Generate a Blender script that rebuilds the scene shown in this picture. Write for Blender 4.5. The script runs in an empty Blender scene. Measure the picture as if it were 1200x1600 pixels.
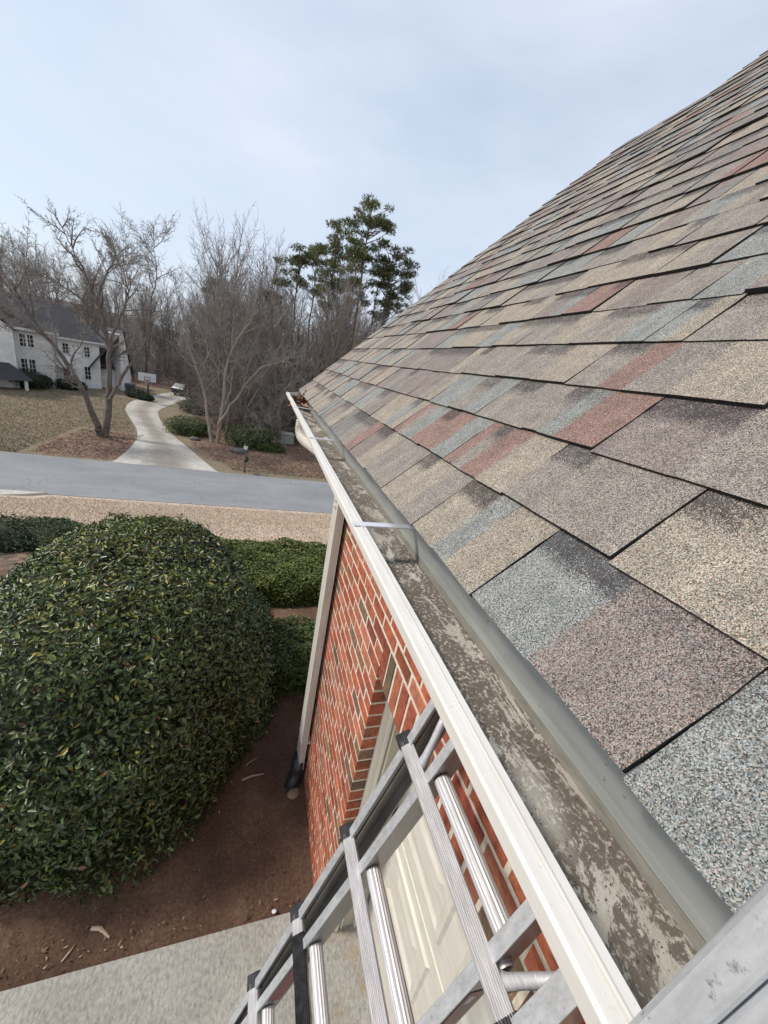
import bpy, math, random
import numpy as np
from mathutils import Vector, Matrix

# ------------------------------------------------------------------ camera, world, sun, exposure
SC = bpy.context.scene
COL = SC.collection
# camera stands at the origin; X is away from the wall into the roof, Y runs along the eave, Z is up
RW = np.array([[0.9420329, 0.06801995, 0.32855335],
               [-0.27995053, -0.3804012, 0.88143215],
               [0.18493706, -0.92231677, -0.33930822]])
FPX = 582.717
cam_d = bpy.data.cameras.new('camera')
cam = bpy.data.objects.new('camera', cam_d)
COL.objects.link(cam)
cam.matrix_world = Matrix([[RW[0, 0], -RW[0, 1], -RW[0, 2], 0], [RW[1, 0], -RW[1, 1], -RW[1, 2], 0],
                           [RW[2, 0], -RW[2, 1], -RW[2, 2], 0], [0, 0, 0, 1]])
cam_d.sensor_fit = 'VERTICAL'
cam_d.sensor_height = 36
cam_d.lens = FPX / 1600 * 36
cam_d.clip_start = 0.01
cam_d.clip_end = 1500
SC.camera = cam
SUN = Vector((-0.62, 0.16, 0.76)).normalized()
world = bpy.data.worlds.new('World')
SC.world = world
world.use_nodes = True
wn, wl = world.node_tree.nodes, world.node_tree.links
wn.clear()
w_out = wn.new('ShaderNodeOutputWorld')
w_bg = wn.new('ShaderNodeBackground')
w_bg.inputs['Strength'].default_value = 0.12
w_sky = wn.new('ShaderNodeTexSky')
w_sky.sky_type = 'NISHITA'
w_sky.sun_disc = False
w_sky.sun_elevation = math.asin(SUN.z)
w_sky.sun_rotation = math.atan2(SUN.x, SUN.y)
w_sky.air_density = 1.0
w_sky.dust_density = 1.5
w_tc = wn.new('ShaderNodeTexCoord')
w_map = wn.new('ShaderNodeMapping')
w_map.inputs['Scale'].default_value = (1.1, 0.8, 3.2)
w_map.inputs['Rotation'].default_value = (0.15, 0.1, 0.6)
w_noise = wn.new('ShaderNodeTexNoise')
w_noise.inputs['Scale'].default_value = 1.7
w_noise.inputs['Detail'].default_value = 7
w_noise.inputs['Roughness'].default_value = 0.52
w_ramp = wn.new('ShaderNodeValToRGB')
w_ramp.color_ramp.elements[0].position = 0.33
w_ramp.color_ramp.elements[0].color = (0.62, 0.62, 0.62, 1)
w_ramp.color_ramp.elements[1].position = 0.68
w_ramp.color_ramp.elements[1].color = (0.97, 0.97, 0.97, 1)
w_mix = wn.new('ShaderNodeMix')
w_mix.data_type = 'RGBA'
w_mix.inputs['B'].default_value = (4.6, 5.1, 5.85, 1)
wl.new(w_tc.outputs['Generated'], w_map.inputs['Vector'])
wl.new(w_map.outputs['Vector'], w_noise.inputs['Vector'])
wl.new(w_noise.outputs['Fac'], w_ramp.inputs['Fac'])
wl.new(w_ramp.outputs['Color'], w_mix.inputs['Factor'])
wl.new(w_sky.outputs['Color'], w_mix.inputs['A'])
wl.new(w_mix.outputs['Result'], w_bg.inputs['Color'])
wl.new(w_bg.outputs['Background'], w_out.inputs['Surface'])
sun_d = bpy.data.lights.new('sun', 'SUN')
sun_d.energy = 2.2
sun_d.angle = math.radians(9)
sun_d.color = (1.0, 0.94, 0.86)
sun = bpy.data.objects.new('sun', sun_d)
COL.objects.link(sun)
sun.rotation_euler = SUN.to_track_quat('Z', 'Y').to_euler()
SC.view_settings.view_transform = 'Standard'
SC.view_settings.look = 'None'
SC.view_settings.gamma = 1
SC.view_settings.exposure = 0.50
SC.cycles.max_bounces = 6
SC.cycles.diffuse_bounces = 3
SC.cycles.glossy_bounces = 3
SC.cycles.transmission_bounces = 2
SC.cycles.use_denoising = True
SC.cycles.sample_clamp_indirect = 6

NEAR, FAR = -3.2, -8.2         # height of the ground by the garage and of the ground across the road


def ray(px, py):
    return RW @ np.array([px - 600.0, py - 800.0, FPX])


def at_z(px, py, z):
    d = ray(px, py)
    return d * (z / d[2])


def at_y(px, py, y):
    d = ray(px, py)
    return d * (y / d[1])


def to_px(p):
    c = RW.T @ np.asarray(p, float)
    if c[2] <= 1e-3:
        return None
    return 600 + FPX * c[0] / c[2], 800 + FPX * c[1] / c[2], c[2]


# ------------------------------------------------------------------ node helpers
class NT:
    def __init__(self, name):
        self.m = bpy.data.materials.new(name)
        self.m.use_nodes = True
        self.n = self.m.node_tree.nodes
        self.l = self.m.node_tree.links
        self.b = self.n['Principled BSDF']

    def add(self, typ, **kw):
        nd = self.n.new('ShaderNode' + typ)
        for k, v in kw.items():
            if k in nd.inputs.keys():
                self.put(nd.inputs[k], v)
            else:
                setattr(nd, k, v)
        return nd

    def put(self, sock, v):
        if hasattr(v, 'is_linked') or isinstance(v, bpy.types.NodeSocket):
            self.l.new(v, sock)
        elif isinstance(v, tuple) and len(v) == 3 and sock.type == 'RGBA':
            sock.default_value = v + (1,)
        else:
            sock.default_value = v

    def obj(self):
        return self.add('TexCoord').outputs['Object']

    def pos(self):
        return self.add('NewGeometry').outputs['Position']

    def scale(self, vec, s):
        m = self.add('Mapping')
        self.l.new(vec, m.inputs['Vector'])
        m.inputs['Scale'].default_value = s
        return m.outputs['Vector']

    def noise(self, vec, s, d=4, r=0.55, dist=0):
        return self.add('TexNoise', Vector=vec, Scale=s, Detail=d, Roughness=r, Distortion=dist).outputs['Fac']

    def vor(self, vec, s, out='Color', feature='F1'):
        nd = self.add('TexVoronoi', feature=feature)
        self.l.new(vec, nd.inputs['Vector'])
        nd.inputs['Scale'].default_value = s
        return nd.outputs[out]

    def ramp(self, fac, stops, interp='LINEAR'):
        nd = self.add('ValToRGB')
        self.l.new(fac, nd.inputs['Fac'])
        cr = nd.color_ramp
        cr.interpolation = interp
        while len(cr.elements) < len(stops):
            cr.elements.new(0.5)
        for e, (p, c) in zip(cr.elements, stops):
            e.position = p
            e.color = (c, c, c, 1) if isinstance(c, (int, float)) else c + (1,)
        return nd.outputs['Color']

    def mix(self, fac, a, b, mode='MIX'):
        nd = self.add('Mix', data_type='RGBA', blend_type=mode)
        self.put(nd.inputs['Factor'], fac)
        self.put(nd.inputs['A'], a)
        self.put(nd.inputs['B'], b)
        return nd.outputs['Result']

    def math(self, op, a, b=0.5):
        nd = self.add('Math', operation=op)
        self.put(nd.inputs[0], a)
        self.put(nd.inputs[1], b)
        return nd.outputs[0]

    def attr(self, name='tint'):
        return self.add('Attribute', attribute_name=name).outputs['Color']

    def bump(self, h, strength=0.3, dist=0.01):
        nd = self.add('Bump', Strength=strength, Distance=dist)
        self.l.new(h, nd.inputs['Height'])
        self.l.new(nd.outputs['Normal'], self.b.inputs['Normal'])

    def done(self, color=None, rough=None, metal=None, spec=None):
        if color is not None:
            self.put(self.b.inputs['Base Color'], color)
        if rough is not None:
            self.put(self.b.inputs['Roughness'], rough)
        if metal is not None:
            self.put(self.b.inputs['Metallic'], metal)
        if spec is not None:
            self.put(self.b.inputs['Specular IOR Level'], spec)
        return self.m


M = {}


def mk_materials():
    # asphalt shingle: tint per blend drop, granules from a fine cell pattern
    t = NT('shingle')
    v = t.obj()
    vd = t.add('TexVoronoi', feature='F1')
    t.l.new(v, vd.inputs['Vector'])
    vd.inputs['Scale'].default_value = 1050
    sep = t.add('SeparateColor')
    t.l.new(vd.outputs['Color'], sep.inputs['Color'])
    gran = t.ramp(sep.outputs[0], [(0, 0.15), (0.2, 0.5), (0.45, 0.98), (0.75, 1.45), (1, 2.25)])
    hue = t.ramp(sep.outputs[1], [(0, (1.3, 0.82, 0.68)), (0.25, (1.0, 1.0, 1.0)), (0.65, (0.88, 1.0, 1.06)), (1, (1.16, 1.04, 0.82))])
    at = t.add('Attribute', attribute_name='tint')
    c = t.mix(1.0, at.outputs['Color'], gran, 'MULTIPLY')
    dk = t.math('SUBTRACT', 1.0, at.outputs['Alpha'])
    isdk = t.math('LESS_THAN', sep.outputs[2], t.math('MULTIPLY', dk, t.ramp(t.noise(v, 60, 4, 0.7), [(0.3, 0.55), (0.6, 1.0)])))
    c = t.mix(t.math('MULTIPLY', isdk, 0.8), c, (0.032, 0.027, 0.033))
    c = t.mix(0.8, c, hue, 'MULTIPLY')
    big = t.ramp(t.noise(v, 26, 3), [(0.3, 0.86), (0.7, 1.12)])
    c = t.mix(1.0, c, big, 'MULTIPLY')
    wear = t.ramp(t.noise(t.scale(v, (1.2, 9, 1)), 3, 4), [(0.35, 0.88), (0.7, 1.08)])
    c = t.mix(1.0, c, wear, 'MULTIPLY')
    t.bump(vd.outputs['Distance'], 0.55, 0.0016)
    M['shingle'] = t.done(c, 0.88, spec=0.3)
    t = NT('asphalt_edge')
    M['edge'] = t.done(t.ramp(t.noise(t.obj(), 300, 2), [(0.3, (0.006, 0.006, 0.007)), (0.75, (0.035, 0.033, 0.032))]), 0.9)
    # brick
    t = NT('brick')
    v = t.pos()
    n1 = t.ramp(t.noise(v, 45, 5, 0.65), [(0.3, 0.55), (0.5, 1.0), (0.75, 1.3)])
    n2 = t.ramp(t.noise(v, 14, 3), [(0.35, (0.72, 0.80, 0.86)), (0.62, (1.1, 1.0, 0.95))])
    c = t.mix(1, t.attr(), n1, 'MULTIPLY')
    c = t.mix(1, c, n2, 'MULTIPLY')
    smear = t.ramp(t.noise(v, 70, 6, 0.7), [(0.66, 0.0), (0.76, 0.55)])
    c = t.mix(smear, c, (0.46, 0.36, 0.27))
    t.bump(t.noise(v, 160, 4, 0.7), 0.5, 0.004)
    M['brick'] = t.done(c, 0.92, spec=0.25)
    t = NT('mortar')
    v = t.pos()
    c = t.ramp(t.noise(v, 60, 5, 0.7), [(0.25, (0.42, 0.35, 0.26)), (0.5, (0.68, 0.60, 0.48)), (0.8, (0.82, 0.76, 0.65))])
    t.bump(t.noise(v, 220, 4), 0.6, 0.003)
    M['mortar'] = t.done(c, 0.95)
    # painted metal
    t = NT('gutter_paint')
    v = t.pos()
    d = t.ramp(t.noise(t.scale(v, (30, 3, 30)), 4, 6, 0.7), [(0.45, 0.0), (0.8, 0.45)])
    c = t.mix(d, (0.66, 0.632, 0.585), (0.46, 0.40, 0.315))
    spk = t.ramp(t.noise(v, 240, 3), [(0.68, 0), (0.74, 0.5)])
    c = t.mix(spk, c, (0.40, 0.34, 0.27))
    M['gutter_paint'] = t.done(c, 0.42)
    t = NT('gutter_inside')
    v = t.pos()
    g = t.scale(v, (1, 0.42, 1))
    base = t.ramp(t.noise(g, 9, 5, 0.65), [(0.3, (0.30, 0.272, 0.228)), (0.48, (0.43, 0.40, 0.345)), (0.7, (0.60, 0.57, 0.51))])
    blot = t.math('MULTIPLY', t.ramp(t.noise(g, 6.5, 3, 0.5), [(0.26, 0.25), (0.36, 1)]), t.ramp(t.noise(g, 17, 8, 0.78, 0.5), [(0.45, 0), (0.48, 1)]))
    fine = t.ramp(t.noise(v, 160, 5, 0.7), [(0.40, 0.15), (0.47, 1)])
    f = t.math('MULTIPLY', blot, fine)
    c = t.mix(f, base, (0.135, 0.112, 0.09))
    sx = t.add('SeparateXYZ')
    t.l.new(v, sx.inputs[0])
    silt = t.math('ADD', t.math('MULTIPLY', sx.outputs['X'], -9.0), 2.85)
    siltn = t.math('ADD', silt, t.math('MULTIPLY', t.noise(g, 22, 6, 0.7), 1.5))
    sf = t.ramp(siltn, [(1.0, 0), (1.42, 0.75)])
    fsp = t.ramp(t.noise(v, 140, 6, 0.75), [(0.40, 1), (0.58, 0.15)])
    c = t.mix(t.math('MULTIPLY', sf, fsp), c, (0.20, 0.165, 0.125))
    t.bump(t.noise(v, 300, 4), 0.45, 0.003)
    M['gutter_inside'] = t.done(c, 0.85)
    t = NT('flashing_metal')
    v = t.pos()
    c = t.ramp(t.noise(t.scale(v, (6, 1, 6)), 5, 5, 0.6), [(0.3, (0.43, 0.45, 0.435)), (0.7, (0.56, 0.58, 0.56))])
    spk = t.ramp(t.noise(v, 130, 2), [(0.72, 0), (0.75, 0.7)])
    c = t.mix(spk, c, (0.1, 0.09, 0.07))
    M['flashing'] = t.done(c, 0.38, 0.2)
    t = NT('olive_dirt')
    M['olive_dirt'] = t.done(t.ramp(t.noise(t.scale(t.pos(), (10, 2, 10)), 12, 5, 0.7), [(0.3, (0.21, 0.20, 0.165)), (0.7, (0.34, 0.325, 0.28))]), 0.8)
    t = NT('strap_metal')
    M['strap'] = t.done((0.86, 0.86, 0.86), 0.32, 0.6)
    t = NT('downspout_paint')
    v = t.pos()
    c = t.ramp(t.noise(t.scale(v, (20, 20, 2)), 3, 5), [(0.3, (0.50, 0.45, 0.38)), (0.7, (0.66, 0.62, 0.55))])
    M['downspout'] = t.done(c, 0.5)
    t = NT('black_plastic')
    c = t.ramp(t.noise(t.pos(), 60, 4, 0.7), [(0.4, (0.012, 0.012, 0.014)), (0.8, (0.05, 0.05, 0.055))])
    M['black'] = t.done(c, 0.42)
    t = NT('trim_cream')
    c = t.ramp(t.noise(t.scale(t.pos(), (8, 8, 1)), 5, 4), [(0.3, (0.76, 0.70, 0.58)), (0.7, (0.85, 0.81, 0.70))])
    M['trim'] = t.done(c, 0.5)
    t = NT('jamb_beige')
    c = t.ramp(t.noise(t.scale(t.pos(), (8, 8, 1)), 5, 4), [(0.3, (0.46, 0.41, 0.31)), (0.7, (0.55, 0.50, 0.39))])
    M['jamb'] = t.done(c, 0.55)
    t = NT('door_cream')
    v = t.pos()
    c = t.ramp(t.noise(t.scale(v, (1, 2, 9)), 3, 5), [(0.3, (0.60, 0.56, 0.48)), (0.7, (0.72, 0.69, 0.61))])
    d = t.ramp(t.noise(v, 6, 6, 0.7), [(0.52, 0), (0.75, 0.3)])
    c = t.mix(d, c, (0.42, 0.38, 0.30))
    M['door'] = t.done(c, 0.4)
    # aluminium
    t = NT('ladder_aluminium')
    v = t.obj()
    c = t.ramp(t.noise(t.scale(v, (12, 12, 2)), 9, 6, 0.7), [(0.3, (0.52, 0.535, 0.55)), (0.55, (0.70, 0.72, 0.74)), (0.8, (0.84, 0.85, 0.86))])
    sc = t.ramp(t.noise(v, 95, 6, 0.75), [(0.6, 0), (0.68, 0.7)])
    c = t.mix(sc, c, (0.16, 0.16, 0.17))
    r = t.ramp(t.noise(v, 40, 4), [(0.3, 0.40), (0.7, 0.55)])
    t.bump(t.noise(v, 170, 4, 0.7), 0.2, 0.001)
    M['alu'] = t.done(c, r, 0.68)
    t = NT('shaded_web_aluminium')
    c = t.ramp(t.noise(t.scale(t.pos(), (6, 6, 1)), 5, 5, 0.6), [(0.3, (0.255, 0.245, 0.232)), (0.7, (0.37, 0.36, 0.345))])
    M['alu_web_shade'] = t.done(c, 0.36, 0.75)  # darker aluminium copy: shade painted into rail webs and inner rail sides
    t = NT('rung_aluminium')
    v = t.obj()
    c = t.ramp(t.noise(t.scale(v, (20, 1.5, 20)), 12, 5, 0.7), [(0.3, (0.42, 0.405, 0.41)), (0.6, (0.62, 0.61, 0.61)), (0.85, (0.80, 0.80, 0.80))])
    M['rung'] = t.done(c, 0.52, 0.4)
    t = NT('label_print')
    v = t.pos()
    c = t.ramp(t.noise(t.scale(v, (90, 90, 14)), 6, 2), [(0.42, (0.035, 0.035, 0.04)), (0.47, (0.30, 0.03, 0.035)), (0.56, (0.30, 0.03, 0.035)), (0.6, (0.05, 0.05, 0.05))], 'CONSTANT')
    M['label'] = t.done(c, 0.4)
    t = NT('label_white')
    M['label_white'] = t.done((0.75, 0.75, 0.74), 0.5)
    # ground
    t = NT('dry_lawn')
    v = t.pos()
    a = t.ramp(t.noise(v, 0.35, 5, 0.6), [(0.3, (0.43, 0.335, 0.255)), (0.55, (0.52, 0.415, 0.325)), (0.75, (0.46, 0.375, 0.28))])
    b = t.ramp(t.noise(t.scale(v, (1, 1.6, 1)), 9, 6, 0.75), [(0.3, 0.68), (0.5, 1.0), (0.72, 1.3)])
    c = t.mix(1, a, b, 'MULTIPLY')
    fb = t.ramp(t.noise(t.scale(v, (1.6, 1, 1)), 42, 4, 0.7), [(0.3, 0.82), (0.7, 1.18)])
    c = t.mix(1, c, fb, 'MULTIPLY')
    g = t.ramp(t.noise(v, 0.22, 4, 0.6), [(0.55, 0), (0.72, 0.45)])
    c = t.mix(g, c, (0.22, 0.20, 0.10))
    t.bump(t.noise(v, 22, 6, 0.75), 0.35, 0.04)
    M['lawn'] = t.done(c, 0.95)
    t = NT('thin_lawn')
    v = t.pos()
    a = t.ramp(t.noise(t.scale(v, (1, 1.8, 1)), 0.42, 7, 0.72), [(0.28, (0.125, 0.092, 0.060)), (0.42, (0.215, 0.168, 0.112)), (0.55, (0.180, 0.148, 0.088)), (0.66, (0.24, 0.19, 0.13)), (0.8, (0.17, 0.135, 0.085))])
    b = t.ramp(t.noise(t.scale(v, (1, 2, 1)), 5, 6, 0.75), [(0.3, 0.45), (0.5, 1.0), (0.72, 1.55)])
    c = t.mix(1, a, b, 'MULTIPLY')
    t.bump(t.noise(v, 14, 6, 0.75), 0.8, 0.06)
    M['lawn_far'] = t.done(c, 0.95)
    t = NT('leaf_litter')
    v = t.pos()
    a = t.ramp(t.noise(v, 0.5, 6, 0.7), [(0.3, (0.115, 0.072, 0.052)), (0.5, (0.195, 0.122, 0.085)), (0.72, (0.26, 0.18, 0.12))])
    b = t.ramp(t.vor(v, 9, 'Color'), [(0.2, 0.55), (0.8, 1.45)])
    c = t.mix(1, a, b, 'MULTIPLY')
    t.bump(t.noise(v, 16, 6, 0.8), 0.9, 0.06)
    M['litter'] = t.done(c, 0.95)
    t = NT('hill_floor')
    M['hill_floor'] = t.done(t.ramp(t.noise(t.pos(), 0.6, 6, 0.75), [(0.3, (0.07, 0.055, 0.045)), (0.7, (0.15, 0.12, 0.095))]), 0.95)
    t = NT('bed_soil')
    v = t.pos()
    a = t.ramp(t.noise(v, 2.2, 5, 0.6), [(0.3, (0.085, 0.044, 0.029)), (0.52, (0.135, 0.074, 0.046)), (0.72, (0.225, 0.140, 0.085))])
    b = t.ramp(t.noise(v, 55, 6, 0.75), [(0.3, 0.5), (0.5, 1.0), (0.75, 1.7)])
    c = t.mix(1, a, b, 'MULTIPLY')
    spk = t.ramp(t.noise(v, 110, 3, 0.7), [(0.66, 0), (0.72, 0.6)])
    c = t.mix(spk, c, (0.17, 0.115, 0.075))
    t.bump(t.noise(v, 45, 7, 0.8), 1.0, 0.02)
    M['soil'] = t.done(c, 0.95)
    t = NT('broom_concrete')
    v = t.pos()
    a = t.ramp(t.noise(v, 1.6, 6, 0.65), [(0.3, (0.27, 0.258, 0.232)), (0.55, (0.345, 0.332, 0.30)), (0.75, (0.395, 0.382, 0.35))])
    b = t.ramp(t.noise(t.scale(v, (1, 0.55, 1)), 75, 4, 0.75), [(0.32, 0.62), (0.5, 1.0), (0.7, 1.3)])
    c = t.mix(1, a, b, 'MULTIPLY')
    rust = t.ramp(t.noise(v, 5.5, 4, 0.6), [(0.56, 0), (0.72, 0.7)])
    sx = t.add('SeparateXYZ')
    t.l.new(v, sx.inputs[0])
    inside = t.ramp(t.math('ADD', sx.outputs['X'], 0.0), [(0.50, 0), (0.62, 1)])
    c = t.mix(t.math('MULTIPLY', rust, inside), c, (0.33, 0.21, 0.095))
    t.bump(t.noise(v, 160, 4, 0.7), 0.5, 0.004)
    M['concrete'] = t.done(c, 0.9)
    t = NT('drive_concrete')
    v = t.pos()
    a = t.ramp(t.noise(v, 0.45, 6, 0.65), [(0.3, (0.29, 0.265, 0.23)), (0.5, (0.42, 0.395, 0.355)), (0.7, (0.52, 0.50, 0.46))])
    b = t.ramp(t.noise(v, 4, 6, 0.75), [(0.3, 0.78), (0.7, 1.16)])
    c = t.mix(1, a, b, 'MULTIPLY')
    u = t.add('UVMap').outputs['UV']
    su = t.add('SeparateXYZ')
    t.l.new(u, su.inputs[0])
    tr = t.math('ABSOLUTE', t.math('SUBTRACT', su.outputs['X'], 0.5))
    tracks = t.ramp(t.math('ADD', tr, t.math('MULTIPLY', t.noise(v, 0.8, 5, 0.7), 0.3)), [(0.24, 0.6), (0.46, 0.0)])
    c = t.mix(tracks, c, (0.17, 0.135, 0.105))
    M['drive'] = t.done(c, 0.9)
    t = NT('road_asphalt')
    v = t.pos()
    a = t.ramp(t.noise(t.scale(v, (0.4, 1, 1)), 0.7, 6, 0.65), [(0.3, (0.185, 0.190, 0.197)), (0.7, (0.25, 0.256, 0.264))])
    b = t.ramp(t.noise(v, 35, 4, 0.7), [(0.3, 0.8), (0.7, 1.22)])
    c = t.mix(1, a, b, 'MULTIPLY')
    wv = t.add('VectorMath', operation='ADD')
    t.l.new(v, wv.inputs[0])
    nz = t.add('TexNoise', Vector=v, Scale=1.6, Detail=4)
    t.l.new(nz.outputs['Color'], wv.inputs[1])
    crk = t.add('TexVoronoi', feature='DISTANCE_TO_EDGE')
    t.l.new(t.scale(wv.outputs[0], (0.55, 1, 1)), crk.inputs['Vector'])
    crk.inputs['Scale'].default_value = 0.55
    cf = t.ramp(crk.outputs['Distance'], [(0.0, 0.5), (0.012, 0.0)])
    gate = t.ramp(t.noise(v, 0.4, 3), [(0.45, 0), (0.55, 1)])
    c = t.mix(t.math('MULTIPLY', cf, gate), c, (0.055, 0.055, 0.058))
    M['road'] = t.done(c, 0.85)
    # plants
    t = NT('glossy_leaf')
    c = t.mix(1, t.attr(), t.ramp(t.noise(t.pos(), 40, 3), [(0.3, 0.75), (0.7, 1.25)]), 'MULTIPLY')
    M['leaf'] = t.done(c, 0.34, spec=0.5)
    t = NT('matte_leaf')
    M['leaf_matte'] = t.done(t.attr(), 0.62, spec=0.35)
    t = NT('shade_core')
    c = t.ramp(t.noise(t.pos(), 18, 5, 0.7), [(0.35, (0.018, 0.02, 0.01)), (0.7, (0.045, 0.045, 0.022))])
    M['core'] = t.done(c, 0.95)  # near-black fill, painted shade for the inside of shrubs and hedges
    for nm, lo, hi in (('bark_grey', (0.10, 0.084, 0.072), (0.25, 0.215, 0.19)), ('bark_brown', (0.080, 0.064, 0.054), (0.20, 0.165, 0.14)),
                       ('bark_pale', (0.20, 0.16, 0.125), (0.38, 0.32, 0.26)), ('bark_pine', (0.10, 0.065, 0.045), (0.21, 0.15, 0.11)),
                       ('twig_grey', (0.205, 0.182, 0.162), (0.33, 0.30, 0.272)), ('twig_brown', (0.15, 0.123, 0.105), (0.25, 0.212, 0.185))):
        t = NT(nm)
        c = t.ramp(t.noise(t.scale(t.obj(), (1, 1, 0.35)), 7, 6, 0.75), [(0.32, lo), (0.68, hi)])
        M[nm] = t.done(c, 0.92)
    # far house and small things
    t = NT('white_brick_paint')
    v = t.obj()
    br = t.add('TexBrick', Scale=2.2)
    t.l.new(v, br.inputs['Vector'])
    br.inputs['Color1'].default_value = (0.90, 0.89, 0.87, 1)
    br.inputs['Color2'].default_value = (0.83, 0.82, 0.80, 1)
    br.inputs['Mortar'].default_value = (0.70, 0.69, 0.66, 1)
    st = t.ramp(t.noise(v, 1.1, 6, 0.7), [(0.35, 0.80), (0.6, 1.05)])
    M['white_wall'] = t.done(t.mix(1, br.outputs['Color'], st, 'MULTIPLY'), 0.8)
    t = NT('slate_shingle')
    v = t.obj()
    c = t.ramp(t.noise(t.scale(v, (1, 1, 4)), 3, 5, 0.7), [(0.3, (0.035, 0.035, 0.038)), (0.7, (0.075, 0.074, 0.078))])
    M['slate'] = t.done(c, 0.9)
    for nm, c, r, mt in (('white_trim', (0.74, 0.74, 0.72), 0.6, 0), ('dark_glass', (0.02, 0.024, 0.028), 0.12, 0), ('car_paint', (0.055, 0.06, 0.068), 0.25, 0.5),
                         ('chrome', (0.6, 0.6, 0.62), 0.25, 0.9), ('lamp_glass', (0.62, 0.62, 0.60), 0.25, 0), ('dark_iron', (0.02, 0.02, 0.022), 0.5, 0.3),
                         ('board_white', (0.62, 0.63, 0.65), 0.4, 0), ('utility_green', (0.30, 0.33, 0.28), 0.6, 0), ('bin_blue', (0.06, 0.075, 0.10), 0.5, 0),
                         ('rubber', (0.018, 0.018, 0.018), 0.8, 0), ('stone_tan', (0.30, 0.20, 0.11), 0.85, 0), ('stick_pale', (0.42, 0.33, 0.24), 0.8, 0),
                         ('hoop_red', (0.45, 0.09, 0.04), 0.5, 0), ('rock', (0.10, 0.095, 0.09), 0.9, 0)):
        t = NT(nm)
        cc = t.mix(1, c, t.ramp(t.noise(t.obj(), 14, 4), [(0.3, 0.82), (0.7, 1.12)]), 'MULTIPLY')
        M[nm] = t.done(cc, r, mt)


mk_materials()


# ------------------------------------------------------------------ mesh helpers
def mesh_obj(name, V, F, mat, parent=None, cols=None, smooth=False, mats=None, midx=None):
    me = bpy.data.meshes.new(name)
    me.from_pydata([tuple(map(float, v)) for v in V], [], [tuple(map(int, f)) for f in F])
    return finish(name, me, mat, parent, cols, smooth, mats, midx)


def finish(name, me, mat, parent=None, cols=None, smooth=False, mats=None, midx=None):
    for m in (mats or [mat]):
        me.materials.append(m)
    if midx is not None:
        me.polygons.foreach_set('material_index', np.asarray(midx, np.int32))
    if cols is not None:
        a = me.color_attributes.new('tint', 'FLOAT_COLOR', 'POINT')
        c = np.ones((len(me.vertices), 4), np.float32)
        cols = np.asarray(cols, np.float32)
        c[:, :cols.shape[1]] = cols
        a.data.foreach_set('color', c.ravel())
    if smooth:
        me.polygons.foreach_set('use_smooth', np.ones(len(me.polygons), bool))
    me.update()
    ob = bpy.data.objects.new(name, me)
    COL.objects.link(ob)
    if parent is not None:
        ob.parent = parent
    return ob


def np_mesh(name, V, Q, mat, parent=None, cols=None, smooth=False):
    """V (n,3), Q (m,k) all faces with k corners"""
    me = bpy.data.meshes.new(name)
    V = np.ascontiguousarray(V, np.float32)
    Q = np.ascontiguousarray(Q, np.int32)
    m, k = Q.shape
    me.vertices.add(len(V))
    me.vertices.foreach_set('co', V.ravel())
    me.loops.add(m * k)
    me.loops.foreach_set('vertex_index', Q.ravel())
    me.polygons.add(m)
    me.polygons.foreach_set('loop_start', np.arange(0, m * k, k, dtype=np.int32))
    me.polygons.foreach_set('loop_total', np.full(m, k, np.int32))
    me.update(calc_edges=True)
    return finish(name, me, mat, parent, cols, smooth)


def empty(name, loc=(0, 0, 0), rz=0.0):
    o = bpy.data.objects.new(name, None)
    COL.objects.link(o)
    o.location = loc
    o.rotation_euler = (0, 0, rz)
    o.empty_display_size = 0.2
    return o


def tag(o, label=None, cat=None, group=None, kind=None):
    for k, v in (('label', label), ('category', cat), ('group', group), ('kind', kind)):
        if v:
            o[k] = v
    return o


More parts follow.
